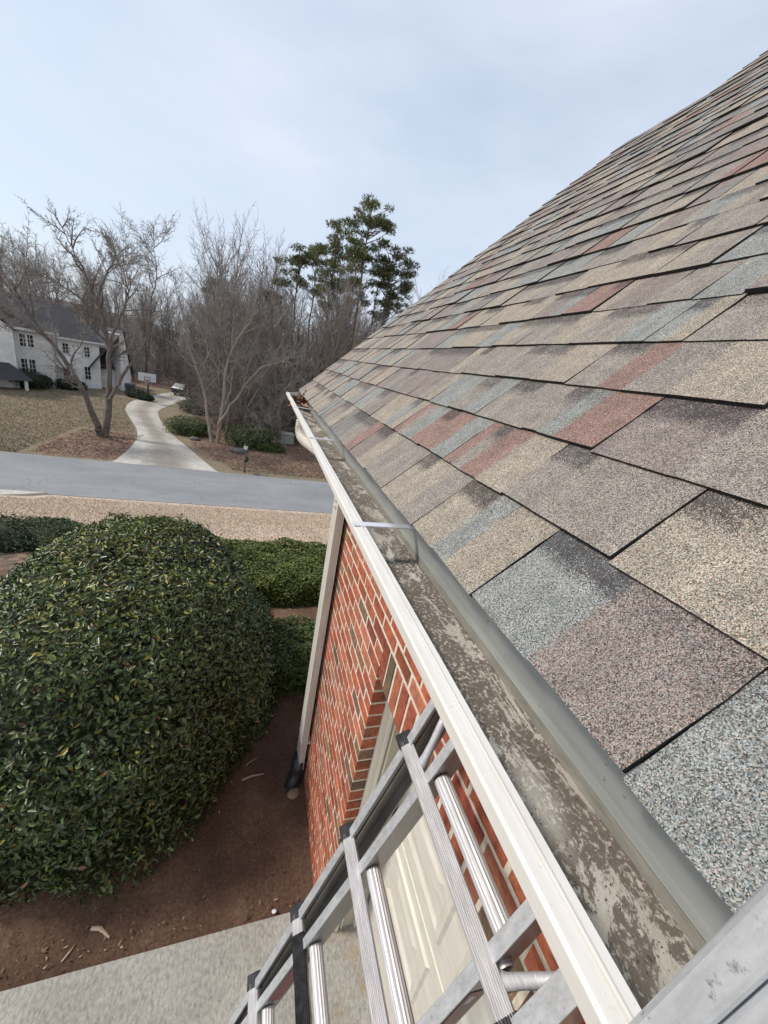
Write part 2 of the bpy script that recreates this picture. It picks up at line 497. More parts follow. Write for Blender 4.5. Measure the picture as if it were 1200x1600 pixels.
class MB:
    def __init__(self):
        self.V, self.F, self.C, self.I = [], [], [], []

    def add(self, vs, fs, c=None, mi=0):
        b = len(self.V)
        self.V += [tuple(v) for v in vs]
        self.F += [tuple(b + i for i in f) for f in fs]
        self.I += [mi] * len(fs)
        self.C += [c or (1, 1, 1)] * len(vs)
        return self

    def box(self, x0, x1, y0, y1, z0, z1, c=None, mi=0):
        vs = [(x0, y0, z0), (x1, y0, z0), (x1, y1, z0), (x0, y1, z0), (x0, y0, z1), (x1, y0, z1), (x1, y1, z1), (x0, y1, z1)]
        return self.add(vs, [(3, 2, 1, 0), (4, 5, 6, 7), (0, 1, 5, 4), (1, 2, 6, 5), (2, 3, 7, 6), (3, 0, 4, 7)], c, mi)

    def prism(self, prof, axis_pts, c=None, mi=0, cap=True, close=True):
        """profile of (a,b) swept: axis_pts are functions giving 3D rings"""
        n = len(prof)
        rings = [[tuple(f(a, b)) for a, b in prof] for f in axis_pts]
        vs = [p for r in rings for p in r]
        fs = []
        for k in range(len(rings) - 1):
            for i in range(n if close else n - 1):
                j = (i + 1) % n
                fs.append((k * n + i, k * n + j, (k + 1) * n + j, (k + 1) * n + i))
        if cap and close:
            fs.append(tuple(range(n))[::-1])
            fs.append(tuple((len(rings) - 1) * n + i for i in range(n)))
        return self.add(vs, fs, c, mi)

    def tube(self, pts, rad, sides=8, c=None, mi=0):
        pts = [np.asarray(p, float) for p in pts]
        rads = rad if hasattr(rad, '__len__') else [rad] * len(pts)
        vs, fs = [], []
        u = None
        for i, p in enumerate(pts):
            d = pts[min(i + 1, len(pts) - 1)] - pts[max(i - 1, 0)]
            d = d / (np.linalg.norm(d) + 1e-9)
            if u is None:
                u = np.cross(d, (0.3, 0.9, 0.2) if abs(d[1]) < 0.8 else (1, 0, 0.2))
            u = u - d * (u @ d)
            u /= np.linalg.norm(u) + 1e-9
            w = np.cross(d, u)
            for k in range(sides):
                a = 2 * math.pi * k / sides
                vs.append(tuple(p + rads[i] * (math.cos(a) * u + math.sin(a) * w)))
        for i in range(len(pts) - 1):
            for k in range(sides):
                j = (k + 1) % sides
                fs.append((i * sides + k, i * sides + j, (i + 1) * sides + j, (i + 1) * sides + k))
        fs.append(tuple(range(sides))[::-1])
        fs.append(tuple((len(pts) - 1) * sides + k for k in range(sides)))
        return self.add(vs, fs, c, mi)

    def build(self, name, mat, parent=None, smooth=False, mats=None, bevel=0, cols=False):
        o = mesh_obj(name, self.V, self.F, mat, parent, self.C if cols else None, smooth, mats, self.I if mats else None)
        if bevel:
            b = o.modifiers.new('bevel', 'BEVEL')
            b.width = bevel
            b.segments = 2
            b.limit_method = 'ANGLE'
        return o


def poly_sheet(name, pts, z, mat, kind='structure', thick=0.06):
    n = len(pts)
    V = [(p[0], p[1], z) for p in pts] + [(p[0], p[1], z - thick) for p in pts]
    F = [tuple(range(n))] + [(i, i + n, (i + 1) % n + n, (i + 1) % n) for i in range(n)]
    o = mesh_obj(name, V, F, mat)
    # make the top face look up
    if o.data.polygons[0].normal.z < 0:
        o.data.flip_normals()
    return tag(o, kind=kind)


# ------------------------------------------------------------------ terrain and roads
PY = np.array([-400, 3.9, 5.0, 12.0, 18.0, 20.1, 20.6, 700.0])
PZ = np.array([NEAR, NEAR, NEAR - 0.22, -5.35, -7.62, FAR - 0.0, FAR, FAR])


def ground_z(y):
    ys = np.asarray(y, float)
    acc = 0
    for k in (-0.9, -0.45, 0, 0.45, 0.9):
        acc = acc + np.interp(np.where(ys < 19.2, ys + k * np.clip((19.2 - ys) / 3, 0, 1), ys), PY, PZ)
    return acc / 5


def build_ground():
    ys = np.concatenate([[-60, -20, -8], np.arange(-2, 26, 0.45), np.arange(26, 60, 4), [70, 90, 120, 170, 260, 420]])
    xs = np.concatenate([[-320, -160, -80], np.arange(-40, 41, 2.0), [80, 160, 320]])
    X, Y = np.meshgrid(xs, ys)
    Z = ground_z(Y) - 0.012
    V = np.stack([X, Y, Z], -1).reshape(-1, 3)
    nx, ny = len(xs), len(ys)
    idx = np.arange(nx * ny).reshape(ny, nx)
    Q = np.stack([idx[:-1, :-1], idx[:-1, 1:], idx[1:, 1:], idx[1:, :-1]], -1).reshape(-1, 4)
    g = np_mesh('ground', V, Q, M['lawn'], smooth=True)
    tag(g, kind='structure')


build_ground()
poly_sheet('concrete_driveway', [(-7, -6), (0.9, -6), (0.9, 1.252), (-7, 1.27)], NEAR + 0.03, M['concrete'], thick=0.12)


def soil():
    rng = np.random.default_rng(3)
    xs = np.arange(-4.6, 3.4, 0.06)
    ys = np.arange(1.2, 6.1, 0.06)
    X, Y = np.meshgrid(xs, ys)
    Z = NEAR + 0.008 + 0.012 * np.sin(X * 3.1 + 1) * np.sin(Y * 2.7) + rng.normal(0, 0.0055, X.shape)
    Z = Z + np.interp(Y, [1.25, 1.6], [-0.004, 0.012])
    Z = np.where(Y > 3.9, Z + ground_z(Y) - NEAR + 0.02, Z)
    V = np.stack([X, Y, Z], -1).reshape(-1, 3)
    nx, ny = len(xs), len(ys)
    idx = np.arange(nx * ny).reshape(ny, nx)
    Q = np.stack([idx[:-1, :-1], idx[:-1, 1:], idx[1:, 1:], idx[1:, :-1]], -1).reshape(-1, 4)
    tag(np_mesh('soil_bed', V, Q, M['soil'], smooth=True), kind='structure')


soil()
RN, RF = 20.42, 26.55
poly_sheet('road', [(-120, RN), (120, RN), (120, RF), (-120, RF)], FAR + 0.014, M['road'])
poly_sheet('driveway_apron', [(-9.3, 20.42), (-9.9, 20.1), (-10.74, 19.75), (-12.2, 19.3), (-16, 19.2), (-17, 20.42)], FAR + 0.10, M['drive'], thick=0.3)


def strip(name, left, right, z, mat, sub=6):
    """smooth strip between two polylines, UV x across"""
    def cr(P, n):
        P = np.array(P, float)
        P = np.vstack([2 * P[0] - P[1], P, 2 * P[-1] - P[-2]])
        out = []
        for i in range(1, len(P) - 2):
            for t in np.linspace(0, 1, n, endpoint=False):
                a, b, c, d = P[i - 1:i + 3]
                out.append(0.5 * ((2 * b) + (c - a) * t + (2 * a - 5 * b + 4 * c - d) * t * t + (3 * b - a - 3 * c + d) * t ** 3))
        out.append(P[-2])
        return np.array(out)
    L, R_ = cr(left, sub), cr(right, sub)
    V, F, UV = [], [], []
    k = 5
    for i in range(len(L)):
        for j in range(k):
            t = j / (k - 1)
            p = L[i] * (1 - t) + R_[i] * t
            V.append((p[0], p[1], z))
            UV.append((t, i / len(L)))
    for i in range(len(L) - 1):
        for j in range(k - 1):
            a = i * k + j
            F.append((a, a + 1, a + k + 1, a + k))
    o = mesh_obj(name, V, F, mat)
    uv = o.data.uv_layers.new(name='UVMap')
    for lp in o.data.loops:
        uv.data[lp.index].uv = UV[lp.vertex_index]
    return tag(o, kind='structure')




def wooded_hill():
    xs = np.linspace(-110, 60, 60)
    ys = np.linspace(70, 190, 40)
    X, Y = np.meshgrid(xs, ys)
    Z = FAR - 0.3 + hill_z(X, Y)
    idx = np.arange(X.size).reshape(X.shape)
    Q = np.stack([idx[:-1, :-1], idx[:-1, 1:], idx[1:, 1:], idx[1:, :-1]], -1).reshape(-1, 4)
    tag(np_mesh('wooded_hill', np.stack([X, Y, Z], -1).reshape(-1, 3), Q, M['hill_floor'], smooth=True), kind='structure')


def hill_z(X, Y):
    return np.clip((Y - 71) / 60, 0, 1) ** 1.2 * (9.0 + 2 * np.sin(X * 0.09)) * np.clip((8 - X) / 30 + 0.35, 0.35, 1)


wooded_hill()
lawn_far = poly_sheet('far_lawn', [(-90, RF), (60, RF), (60, 34), (6, 44), (-6, 70), (-90, 74)], FAR + 0.004, M['lawn_far'])
poly_sheet('woods_floor', [(-7.4, 41), (-6.3, 38.2), (-5.2, 33.6), (-3.6, 29.6), (-1.2, 28.3), (2, 28.1), (8, 27.4), (90, 27.2), (90, 150), (-90, 150), (-90, 66), (-30, 64), (-17, 66),
                          (-8.2, 69), (-6.4, 60), (-6.2, 50)], FAR + 0.010, M['litter'])
poly_sheet('mulch_bed', [(-8.55, 27.2), (-12.2, 26.75), (-13.2, 28.5), (-13.4, 31), (-12.8, 33.4), (-11.6, 35.0), (-10.1, 35.2), (-9.0, 33.0), (-8.62, 29.5)], FAR + 0.016, M['litter'])
strip('driveway', [(-8.9, 26.5), (-8.55, 27.2), (-8.86, 32.2), (-10.0, 36.9), (-13.1, 45.1), (-14.1, 51), (-13.6, 58.5), (-12.3, 66)],
      [(-2.3, 26.5), (-2.85, 27.2), (-5.4, 32.6), (-8.0, 38.3), (-10.35, 45.8), (-10.5, 51), (-9.9, 57.5), (-8.6, 66)], FAR + 0.024, M['drive'])

# ------------------------------------------------------------------ the brick house
HOUSE = empty('brick_house', (0.6, 0.6, NEAR))
tag(HOUSE, 'red brick house with multicoloured asphalt shingle roof and white gutter in front', 'house')


def hp(o):
    """parent a mesh built in world coordinates to the house"""
    o.parent = HOUSE
    o.matrix_parent_inverse = Matrix.Translation(HOUSE.location).inverted()
    return o


XD, HD, TH = 0.2943, 0.2545, math.radians(44.9)
Y_END, Y_STEP, S_STEP, S_TOP, Y_NEAR = 3.385, 2.70, 3.36, 4.45, -0.62
EXPO = 0.143


def roof_pt(s, y, n=0.0):
    return np.array([XD + s * math.cos(TH) - n * math.sin(TH), y, -HD + s * math.sin(TH) + n * math.cos(TH)])


def build_roof():
    deck = MB()
    deck.box(0.02, S_STEP - 0.02, Y_NEAR - 3, Y_END - 0.03, -0.022, -0.0145)
    deck.box(S_STEP - 0.02, S_TOP + 1.2, Y_NEAR - 3, Y_STEP - 0.03, -0.022, -0.0145)
    roof = deck.build('roof', M['edge'])
    roof.location = (XD, 0, -HD)
    roof.rotation_euler = (0, -TH, 0)
    hp(roof)
    rng = random.Random(11)
    pal = [((0.272, 0.242, 0.198), 26), ((0.230, 0.208, 0.184), 26), ((0.205, 0.176, 0.160), 20), ((0.212, 0.220, 0.210), 17), ((0.222, 0.148, 0.127), 9), ((0.185, 0.175, 0.163), 6)]
    bag = [c for c, w in pal for _ in range(w)]
    T_, B_, P_, G_, R_, D_ = [c for c, w in pal]
    # the lowest courses as they lie in the photograph: (far end of the tab, raised?, [(far end of band, colour, dark upper part)])
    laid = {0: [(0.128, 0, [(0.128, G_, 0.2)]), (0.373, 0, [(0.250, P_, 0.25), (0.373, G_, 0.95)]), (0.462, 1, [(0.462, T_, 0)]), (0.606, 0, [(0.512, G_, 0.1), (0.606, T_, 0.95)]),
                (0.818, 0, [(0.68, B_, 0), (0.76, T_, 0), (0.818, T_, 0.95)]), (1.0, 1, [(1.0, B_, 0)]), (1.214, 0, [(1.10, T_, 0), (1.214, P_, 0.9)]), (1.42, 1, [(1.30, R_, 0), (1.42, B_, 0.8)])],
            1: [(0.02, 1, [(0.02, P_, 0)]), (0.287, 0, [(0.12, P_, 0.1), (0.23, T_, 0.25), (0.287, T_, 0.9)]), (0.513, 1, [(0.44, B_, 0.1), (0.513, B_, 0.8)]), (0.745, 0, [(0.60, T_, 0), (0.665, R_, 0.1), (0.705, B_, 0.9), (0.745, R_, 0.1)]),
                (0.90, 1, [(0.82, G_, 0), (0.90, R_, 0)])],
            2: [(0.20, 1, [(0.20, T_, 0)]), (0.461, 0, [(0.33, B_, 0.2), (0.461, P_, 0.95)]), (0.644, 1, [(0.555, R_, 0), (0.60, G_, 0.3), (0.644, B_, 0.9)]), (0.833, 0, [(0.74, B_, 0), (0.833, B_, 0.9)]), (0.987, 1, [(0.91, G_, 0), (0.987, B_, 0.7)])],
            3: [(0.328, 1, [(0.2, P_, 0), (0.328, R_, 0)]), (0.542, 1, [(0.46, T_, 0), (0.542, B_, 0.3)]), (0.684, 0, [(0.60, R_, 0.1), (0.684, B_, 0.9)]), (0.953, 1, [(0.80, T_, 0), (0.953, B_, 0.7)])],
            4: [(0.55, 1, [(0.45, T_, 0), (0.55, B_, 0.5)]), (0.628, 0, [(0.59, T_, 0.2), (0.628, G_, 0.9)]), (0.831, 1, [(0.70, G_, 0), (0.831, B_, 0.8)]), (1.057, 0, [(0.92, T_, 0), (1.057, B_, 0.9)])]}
    tabs = []
    nco = int(S_TOP / EXPO)
    for k in range(nco):
        s0 = k * EXPO
        yend = Y_END if s0 < S_STEP - 0.05 else Y_STEP
        y = Y_NEAR - rng.uniform(0, 0.25)
        if k in laid:
            y = Y_NEAR
            for y1, tooth, bl in laid[k]:
                bands, yy = [], y
                for be, c, dk in bl:
                    bands.append((yy, be, c, dk))
                    yy = be
                tabs.append((k, s0, y, y1, bool(tooth), bands))
                y = y1
        tooth = rng.random() < 0.5
        cur = rng.choice(bag)
        while y < yend - 0.02:
            w = rng.choice([0.07, 0.10, 0.12, 0.14, 0.17, 0.2, 0.14, 0.16]) * rng.uniform(0.9, 1.12)
            y1 = min(y + w, yend + rng.uniform(-0.006, 0.006))
            if yend - y1 < 0.04:
                y1 = yend + rng.uniform(-0.006, 0.006)
            bands, yy = [], y
            while yy < y1 - 1e-4:
                bw = rng.choice([0.05, 0.08, 0.12, 0.2, 0.3]) if cur[0] < cur[1] * 1.45 else rng.uniform(0.04, 0.085)
                ye = min(yy + bw, y1)
                if y1 - ye < 0.025:
                    ye = y1
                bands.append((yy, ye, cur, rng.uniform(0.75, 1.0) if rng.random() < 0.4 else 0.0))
                if rng.random() < 0.8:
                    cur = rng.choice(bag)
                yy = ye
            tabs.append((k, s0, y, y1, tooth, bands))
            tooth = not tooth if rng.random() < 0.85 else tooth
            y = y1

    def tab_geo(k, s0, y0, y1, tooth, bands, rr):
        g = 0.0006 if (k < 5 and y0 < 1.0) else 0.0014
        ya, yb = y0 + g, y1 - g
        th = (0.0050 if tooth else 0.0026) + rr.uniform(-0.0004, 0.0008)
        lift = rr.uniform(0.0, 0.0012) * (0.4 if k < 5 else 1)
        sb = s0 - (0.0 if k else 0.006) + rr.uniform(-0.0022, 0.0022)
        st = s0 + EXPO + 0.02
        wav = 0.004 * math.sin(s0 * 2.1 + 0.7) * math.sin((y0 + y1) * 1.3) + (0.003 * math.sin((y0 + y1) * 4.1 + k) if k > 4 else 0.0)
        # column positions: a hard pair at each band change
        cols = [ya]
        tint = []
        for i, (a, b, c, dk) in enumerate(bands):
            if i:
                cols += [max(a - 0.007, ya), min(a + 0.007, yb)]
        cols.append(yb)
        ctint = []
        for i in range(len(cols)):
            bi = min((i) // 2, len(bands) - 1) if len(bands) > 1 else 0
            bi = 0 if i == 0 else min((i - 1) // 2 + (1 if i % 2 == 0 else 0), len(bands) - 1)
            ctint.append((bands[bi][2], bands[bi][3]))
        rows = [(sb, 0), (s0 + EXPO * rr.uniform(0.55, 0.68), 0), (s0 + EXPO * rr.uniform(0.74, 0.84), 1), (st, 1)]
        wob = [rr.uniform(-0.0012, 0.0012) for _ in rows]
        V, F, C, I = [], [], [], []
        jit = [rr.uniform(-0.0013, 0.0013) for _ in cols]
        tilt = math.radians(rr.uniform(-0.35, 0.35)) * (0.15 if k < 5 and y0 < 1.0 else 1)
        for ri, (s, dk) in enumerate(rows):
            f = (s - sb) / (st - sb)
            n = th + lift + wav - f * (th + lift + 0.0022)
            for ci, yv in enumerate(cols):
                V.append((s + (jit[ci] if ri == 0 else 0), yv + tilt * (s - sb) + (wob[ri] if ci in (0, len(cols) - 1) else 0), n))
                c, dark = ctint[ci]
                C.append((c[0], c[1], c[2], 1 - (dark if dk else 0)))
        nc = len(cols)
        for r in range(3):
            for c in range(nc - 1):
                a = r * nc + c
                F.append((a, a + nc, a + nc + 1, a + 1))
                I.append(0)
        # butt edge and sides
        base = len(V)
        for ci, yv in enumerate(cols):
            V.append((V[ci][0] + 0.001, yv, wav - 0.0030))
            C.append((0.03, 0.03, 0.03, 1))
        for c in range(nc - 1):
            F.append((base + c, c, c + 1, base + c + 1))
            I.append(1)
        for side in (0, nc - 1):
            top = [r * nc + side for r in range(4)]
            b2 = len(V)
            for t in top[1:]:
                V.append((V[t][0], V[t][1], V[t][2] - 0.005))
                C.append((0.03, 0.03, 0.03, 1))
            low = [base + side, b2, b2 + 1, b2 + 2]
            for r in range(3):
                q = (top[r], low[r], low[r + 1], top[r + 1])
                F.append(q if side == 0 else q[::-1])
                I.append(1)
        return V, F, C, I

    scored = []
    for t in tabs:
        k, s0, y0, y1 = t[:4]
        P = [to_px(roof_pt(s, y)) for s in (s0, s0 + EXPO) for y in (y0, y1)]
        if any(p is None for p in P):
            scored.append((0, t))
            continue
        cx, cy = np.mean([p[0] for p in P]), np.mean([p[1] for p in P])
        vis = -60 < cx < 1260 and -60 < cy < 1660
        a, b, c, d = P
        ar = 0.5 * abs((d[0] - a[0]) * (c[1] - b[1]) - (d[1] - a[1]) * (c[0] - b[0]))
        scored.append((ar if vis else 0, t))
    scored.sort(key=lambda q: -q[0])
    rr = random.Random(5)
    field = MB()
    for i, (ar, t) in enumerate(scored):
        V, F, C, I = tab_geo(*t, rr)
        if i < 296 and ar > 20:
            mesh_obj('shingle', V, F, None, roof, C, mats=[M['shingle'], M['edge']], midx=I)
        else:
            b = len(field.V)
            field.V += V
            field.C += C
            field.I += I
            field.F += [tuple(b + j for j in f) for f in F]
    o = field.build('shingle_field', None, roof, mats=[M['shingle'], M['edge']], cols=True)
    tag(o, kind='stuff')
    # rake boards and the far slope of the roof so that the house is whole
    return roof


build_roof()


def profile_y(name, prof, y0, y1, mat, close=True, smooth=False, n=1):
    b = MB()
    ys = np.linspace(y0, y1, n + 1)
    b.prism(prof, [(lambda a, c, yy=yy: (a, yy, c)) for yy in ys], close=close, cap=close)
    return hp(b.build(name, mat, smooth=smooth))


def build_gutter():
    G0, G1 = -0.75, 3.40
    # outer white K profile, 1.2 mm sheet closed as a thin shell
    out = [(0.345, -0.250), (0.345, -0.362), (0.240, -0.362), (0.232, -0.345), (0.218, -0.332), (0.212, -0.318), (0.1895, -0.306), (0.1872, -0.302), (0.1872, -0.2885), (0.1895, -0.2858), (0.2115, -0.2852), (0.2128, -0.2868), (0.2128, -0.2935)]
    inn = [(0.2112, -0.2935), (0.2112, -0.2888), (0.1905, -0.2888), (0.1888, -0.2905), (0.1888, -0.3005), (0.2135, -0.3165), (0.2198, -0.331), (0.2335, -0.3435), (0.2410, -0.3602), (0.3435, -0.3602), (0.3435, -0.250)]
    gut = profile_y('gutter', out + inn, G0, G1, M['gutter_paint'])
    # bead line pressed along the lip
    b = MB()
    b.prism([(0.2005, -0.2852), (0.2005, -0.2838), (0.2022, -0.2834), (0.2035, -0.2838), (0.2035, -0.2852)], [lambda a, c: (a, G0, c), lambda a, c: (a, G1, c)])
    o = b.build('lip_bead', M['gutter_paint'])
    o.parent = gut
    # dirty floor lining, slightly uneven silt
    rng = np.random.default_rng(4)
    xs = np.linspace(0.2425, 0.3430, 15)
    ys = np.arange(G0 + 0.01, G1 - 0.01, 0.012)
    X, Y = np.meshgrid(xs, ys)
    Z = -0.3585 + 0.0012 * rng.random(X.shape) + 0.0016 * np.sin(Y * 13 + X * 40) ** 2 + np.clip(0.27 - X, 0, 1) * 0.06
    idx = np.arange(X.size).reshape(X.shape)
    Q = np.stack([idx[:-1, :-1], idx[:-1, 1:], idx[1:, 1:], idx[1:, :-1]], -1).reshape(-1, 4)
    o = np_mesh('gutter_floor', np.stack([X, Y, Z], -1).reshape(-1, 3), Q, M['gutter_inside'], gut, smooth=True)
    # front inner wall stain
    b = MB()
    b.prism([(0.2145, -0.3160), (0.2208, -0.3305), (0.2345, -0.3430), (0.2420, -0.3585), (0.2428, -0.3580), (0.2353, -0.3425), (0.2216, -0.330), (0.2153, -0.3157)],
            [lambda a, c: (a, G0 + .01, c), lambda a, c: (a, G1 - .01, c)])
    b.build('gutter_stain', M['gutter_inside'], gut)
    # grey apron flashing from under the shingles down into the trough
    top = [(0.318, -0.2585), (0.3165, -0.268), (0.3195, -0.285), (0.3255, -0.305), (0.3315, -0.325), (0.3340, -0.3385), (0.3340, -0.3398)]
    bot = [(x + 0.0016, z - 0.0002) for x, z in top[::-1]]
    b = MB()
    ysn = np.linspace(G0, G1 - 0.02, 60)
    rr = random.Random(8)
    ph = [(rr.uniform(-0.0007, 0.0007), rr.uniform(-0.0008, 0.0008)) for _ in ysn]
    b.prism(top + bot, [(lambda a, c, yy=yy, p=p: (a + p[0] * (0.318 < a), yy, c + p[1] * (c < -0.33))) for yy, p in zip(ysn, ph)])
    o = b.build('apron_flashing', M['flashing'], gut, smooth=False)
    # dirty back corner under the flashing and the crust where silt has dried
    MB().box(0.3362, 0.3432, G0 + .01, G1 - .02, -0.3585, -0.3380).build('back_corner', M['olive_dirt'], gut)
    b = MB()
    rc = random.Random(12)
    yc = np.linspace(G0 + .01, G1 - .03, 240)
    jr = [(rc.uniform(-.0012, .0012), rc.uniform(0, .0012)) for _ in yc]
    b.prism([(0.3255, -0.3582), (0.3262, -0.3560), (0.3285, -0.3556), (0.3300, -0.3582)], [(lambda a, c, yy=yy, p=p: (a + p[0], yy, c + p[1] * (c > -.357))) for yy, p in zip(yc, jr)])
    b.build('silt_crust', M['gutter_inside'], gut)
    # hangers
    for yy in (-0.15, 0.66, 1.50, 2.43, 3.36):
        b = MB()
        b.box(0.2005, 0.335, yy - 0.0085, yy + 0.0085, -0.2835, -0.2822)
        b.box(0.2005, 0.335, yy - 0.0098, yy - 0.0085, -0.2850, -0.2822)
        b.box(0.2005, 0.335, yy + 0.0085, yy + 0.0098, -0.2850, -0.2822)
        b.box(0.1865, 0.2005, yy - 0.008, yy + 0.008, -0.2840, -0.2826)
        b.build('gutter_hanger', M['strap'], gut)
    # end cap
    b = MB()
    capo = [(x, z) for x, z in out]
    b.prism(capo, [lambda a, c: (a, G1, c), lambda a, c: (a, G1 + 0.002, c)])
    b.build('end_cap', M['gutter_paint'], gut)
    for ch in gut.children:
        ch.matrix_parent_inverse = Matrix.Identity(4)
    # fascia, soffit
    b = MB().box(0.347, 0.367, G0 - 3, Y_END - 0.02, -0.44, -0.262)
    hp(b.build('fascia', M['trim']))
    b = MB().box(0.369, 0.552, G0 - 3, Y_END - 0.02, -0.436, -0.424)
    hp(b.build('soffit', M['trim']))


build_gutter()

XW = 0.535
COURSE, PITCH = 0.0715, 0.159
Z_SOLD0, Z_SOLD1 = -1.163, -0.977
Y_OP, Y_CORNER = 1.13, 2.44


def build_wall():
    b = MB()
    b.box(0.5375, 0.66, Y_OP + 0.002, Y_CORNER - 0.008, NEAR - 0.25, -0.43)
    b.box(0.5377, 0.66, -2.2, Y_OP + 0.002, Z_SOLD0 + 0.002, -0.43)
    b.box(0.5375, 0.66, -5.5, -2.2, NEAR - 0.25, -0.43)
    b.box(0.66, 6.4, Y_CORNER - 0.15, Y_CORNER - 0.008, NEAR - 0.25, -0.43)
    wall = b.build('wall', M['mortar'])
    hp(wall)
    rng = random.Random(21)
    reds = [(0.42, 0.122, 0.064), (0.45, 0.145, 0.078), (0.38, 0.108, 0.060), (0.44, 0.165, 0.095), (0.34, 0.100, 0.058)]
    darks = [(0.205, 0.135, 0.090), (0.195, 0.130, 0.085), (0.23, 0.145, 0.095), (0.27, 0.14, 0.085), (0.30, 0.19, 0.105)]

    def col():
        r = rng.random()
        c = rng.choice(reds) if r < 0.88 else rng.choice(darks)
        k = rng.uniform(0.85, 1.15)
        return tuple(v * k for v in c)

    items = []
    J = 0.0142
    z = -0.43
    zt = Z_SOLD1
    rows = []
    k = 0
    while zt + k * COURSE < -0.44:
        rows.append((zt + k * COURSE, min(zt + (k + 1) * COURSE, -0.432), 'top', k))
        k += 1
    k = 1
    while zt - k * COURSE > NEAR - 0.14:
        rows.append((zt - k * COURSE, zt - (k - 1) * COURSE, 'pier', k))
        k += 1
    for z0, z1, zone, kk in rows:
        ylo = Y_OP if zone == 'pier' else -2.3
        off = (kk % 2) * PITCH * 0.5 + (0 if kk % 3 else 0.012)
        # lay from the opening jamb (or from far left) so that the corner bricks alternate
        y = ylo if zone == 'pier' else -2.3 - off
        first = True
        while y < Y_CORNER - 0.01:
            w = PITCH
            if zone == 'pier' and first:
                w = PITCH * (1.0 if kk % 2 else 0.56)
            y1 = min(y + w, Y_CORNER)
            if Y_CORNER - y1 < 0.04:
                y1 = Y_CORNER
            items.append((y + (0 if (first and zone == 'pier') else J / 2), y1 - (J / 2 if y1 < Y_CORNER else 0), z0 + J / 2, z1 - J / 2, first and zone == 'pier'))
            y = y1
            first = False
    y = Y_OP
    while y > -2.25:
        items.append((y - COURSE + J / 2, y - (J / 2 if y < Y_OP else 0), Z_SOLD0, Z_SOLD1 - J / 2, False))
        y -= COURSE

    def geo(y0, y1, z0, z1, corner):
        c = col()
        mixc = rng.random() < 0.3
        c2 = tuple(v * rng.uniform(0.6, 0.9) for v in c) if mixc else c
        xo = XW + rng.uniform(-0.0012, 0.0012)
        xi = XW + 0.0705
        ch = 0.0025
        e = lambda: rng.uniform(-0.0024, 0.0024)
        f = [(xo, y0 + ch + e(), z0 + ch + e()), (xo, y1 - ch + e(), z0 + ch + e()), (xo, y1 - ch + e(), z1 - ch + e()), (xo, y0 + ch + e(), z1 - ch + e())]
        m = [(xo + ch, y0, z0), (xo + ch, y1, z0), (xo + ch, y1, z1), (xo + ch, y0, z1)]
        bk = [(xi, y0, z0), (xi, y1, z0), (xi, y1, z1), (xi, y0, z1)]
        V = f + m + bk
        F = [(0, 3, 2, 1)]
        for i in range(4):
            j = (i + 1) % 4
            F += [(i, j, j + 4, i + 4), (i + 4, j + 4, j + 8, i + 8)]
        C = [c, c, c2, c2, c, c, c2, c2, c, c, c2, c2]
        return V, F, C

    sc = []
    for it in items:
        p = to_px((XW, (it[0] + it[1]) / 2, (it[2] + it[3]) / 2))
        zmid = (it[2] + it[3]) / 2
        vis = p is not None and 420 < p[0] < 1000 and 700 < p[1] < 1640 and zmid < -0.78
        if vis:
            q = [to_px((XW, y, z)) for y in it[:2] for z in it[2:4]]
            a_, b_, c_, d_ = q
            ar = 0.5 * abs((d_[0] - a_[0]) * (c_[1] - b_[1]) - (d_[1] - a_[1]) * (c_[0] - b_[0]))
        else:
            ar = 0
        sc.append((ar, it))
    sc.sort(key=lambda q: -q[0])
    field = MB()
    for i, (ar, it) in enumerate(sc):
        V, F, C = geo(*it)
        if i < 298 and ar > 0:
            o = mesh_obj('brick', V, F, M['brick'], wall, C)
        else:
            b0 = len(field.V)
            field.V += V
            field.C += C
            field.F += [tuple(b0 + j for j in f) for f in F]
    o = field.build('brick_field', M['brick'], wall, cols=True)
    tag(o, kind='stuff')
    # smeared mortar squeezed out along a few joints near the ladder
    return wall


build_wall()


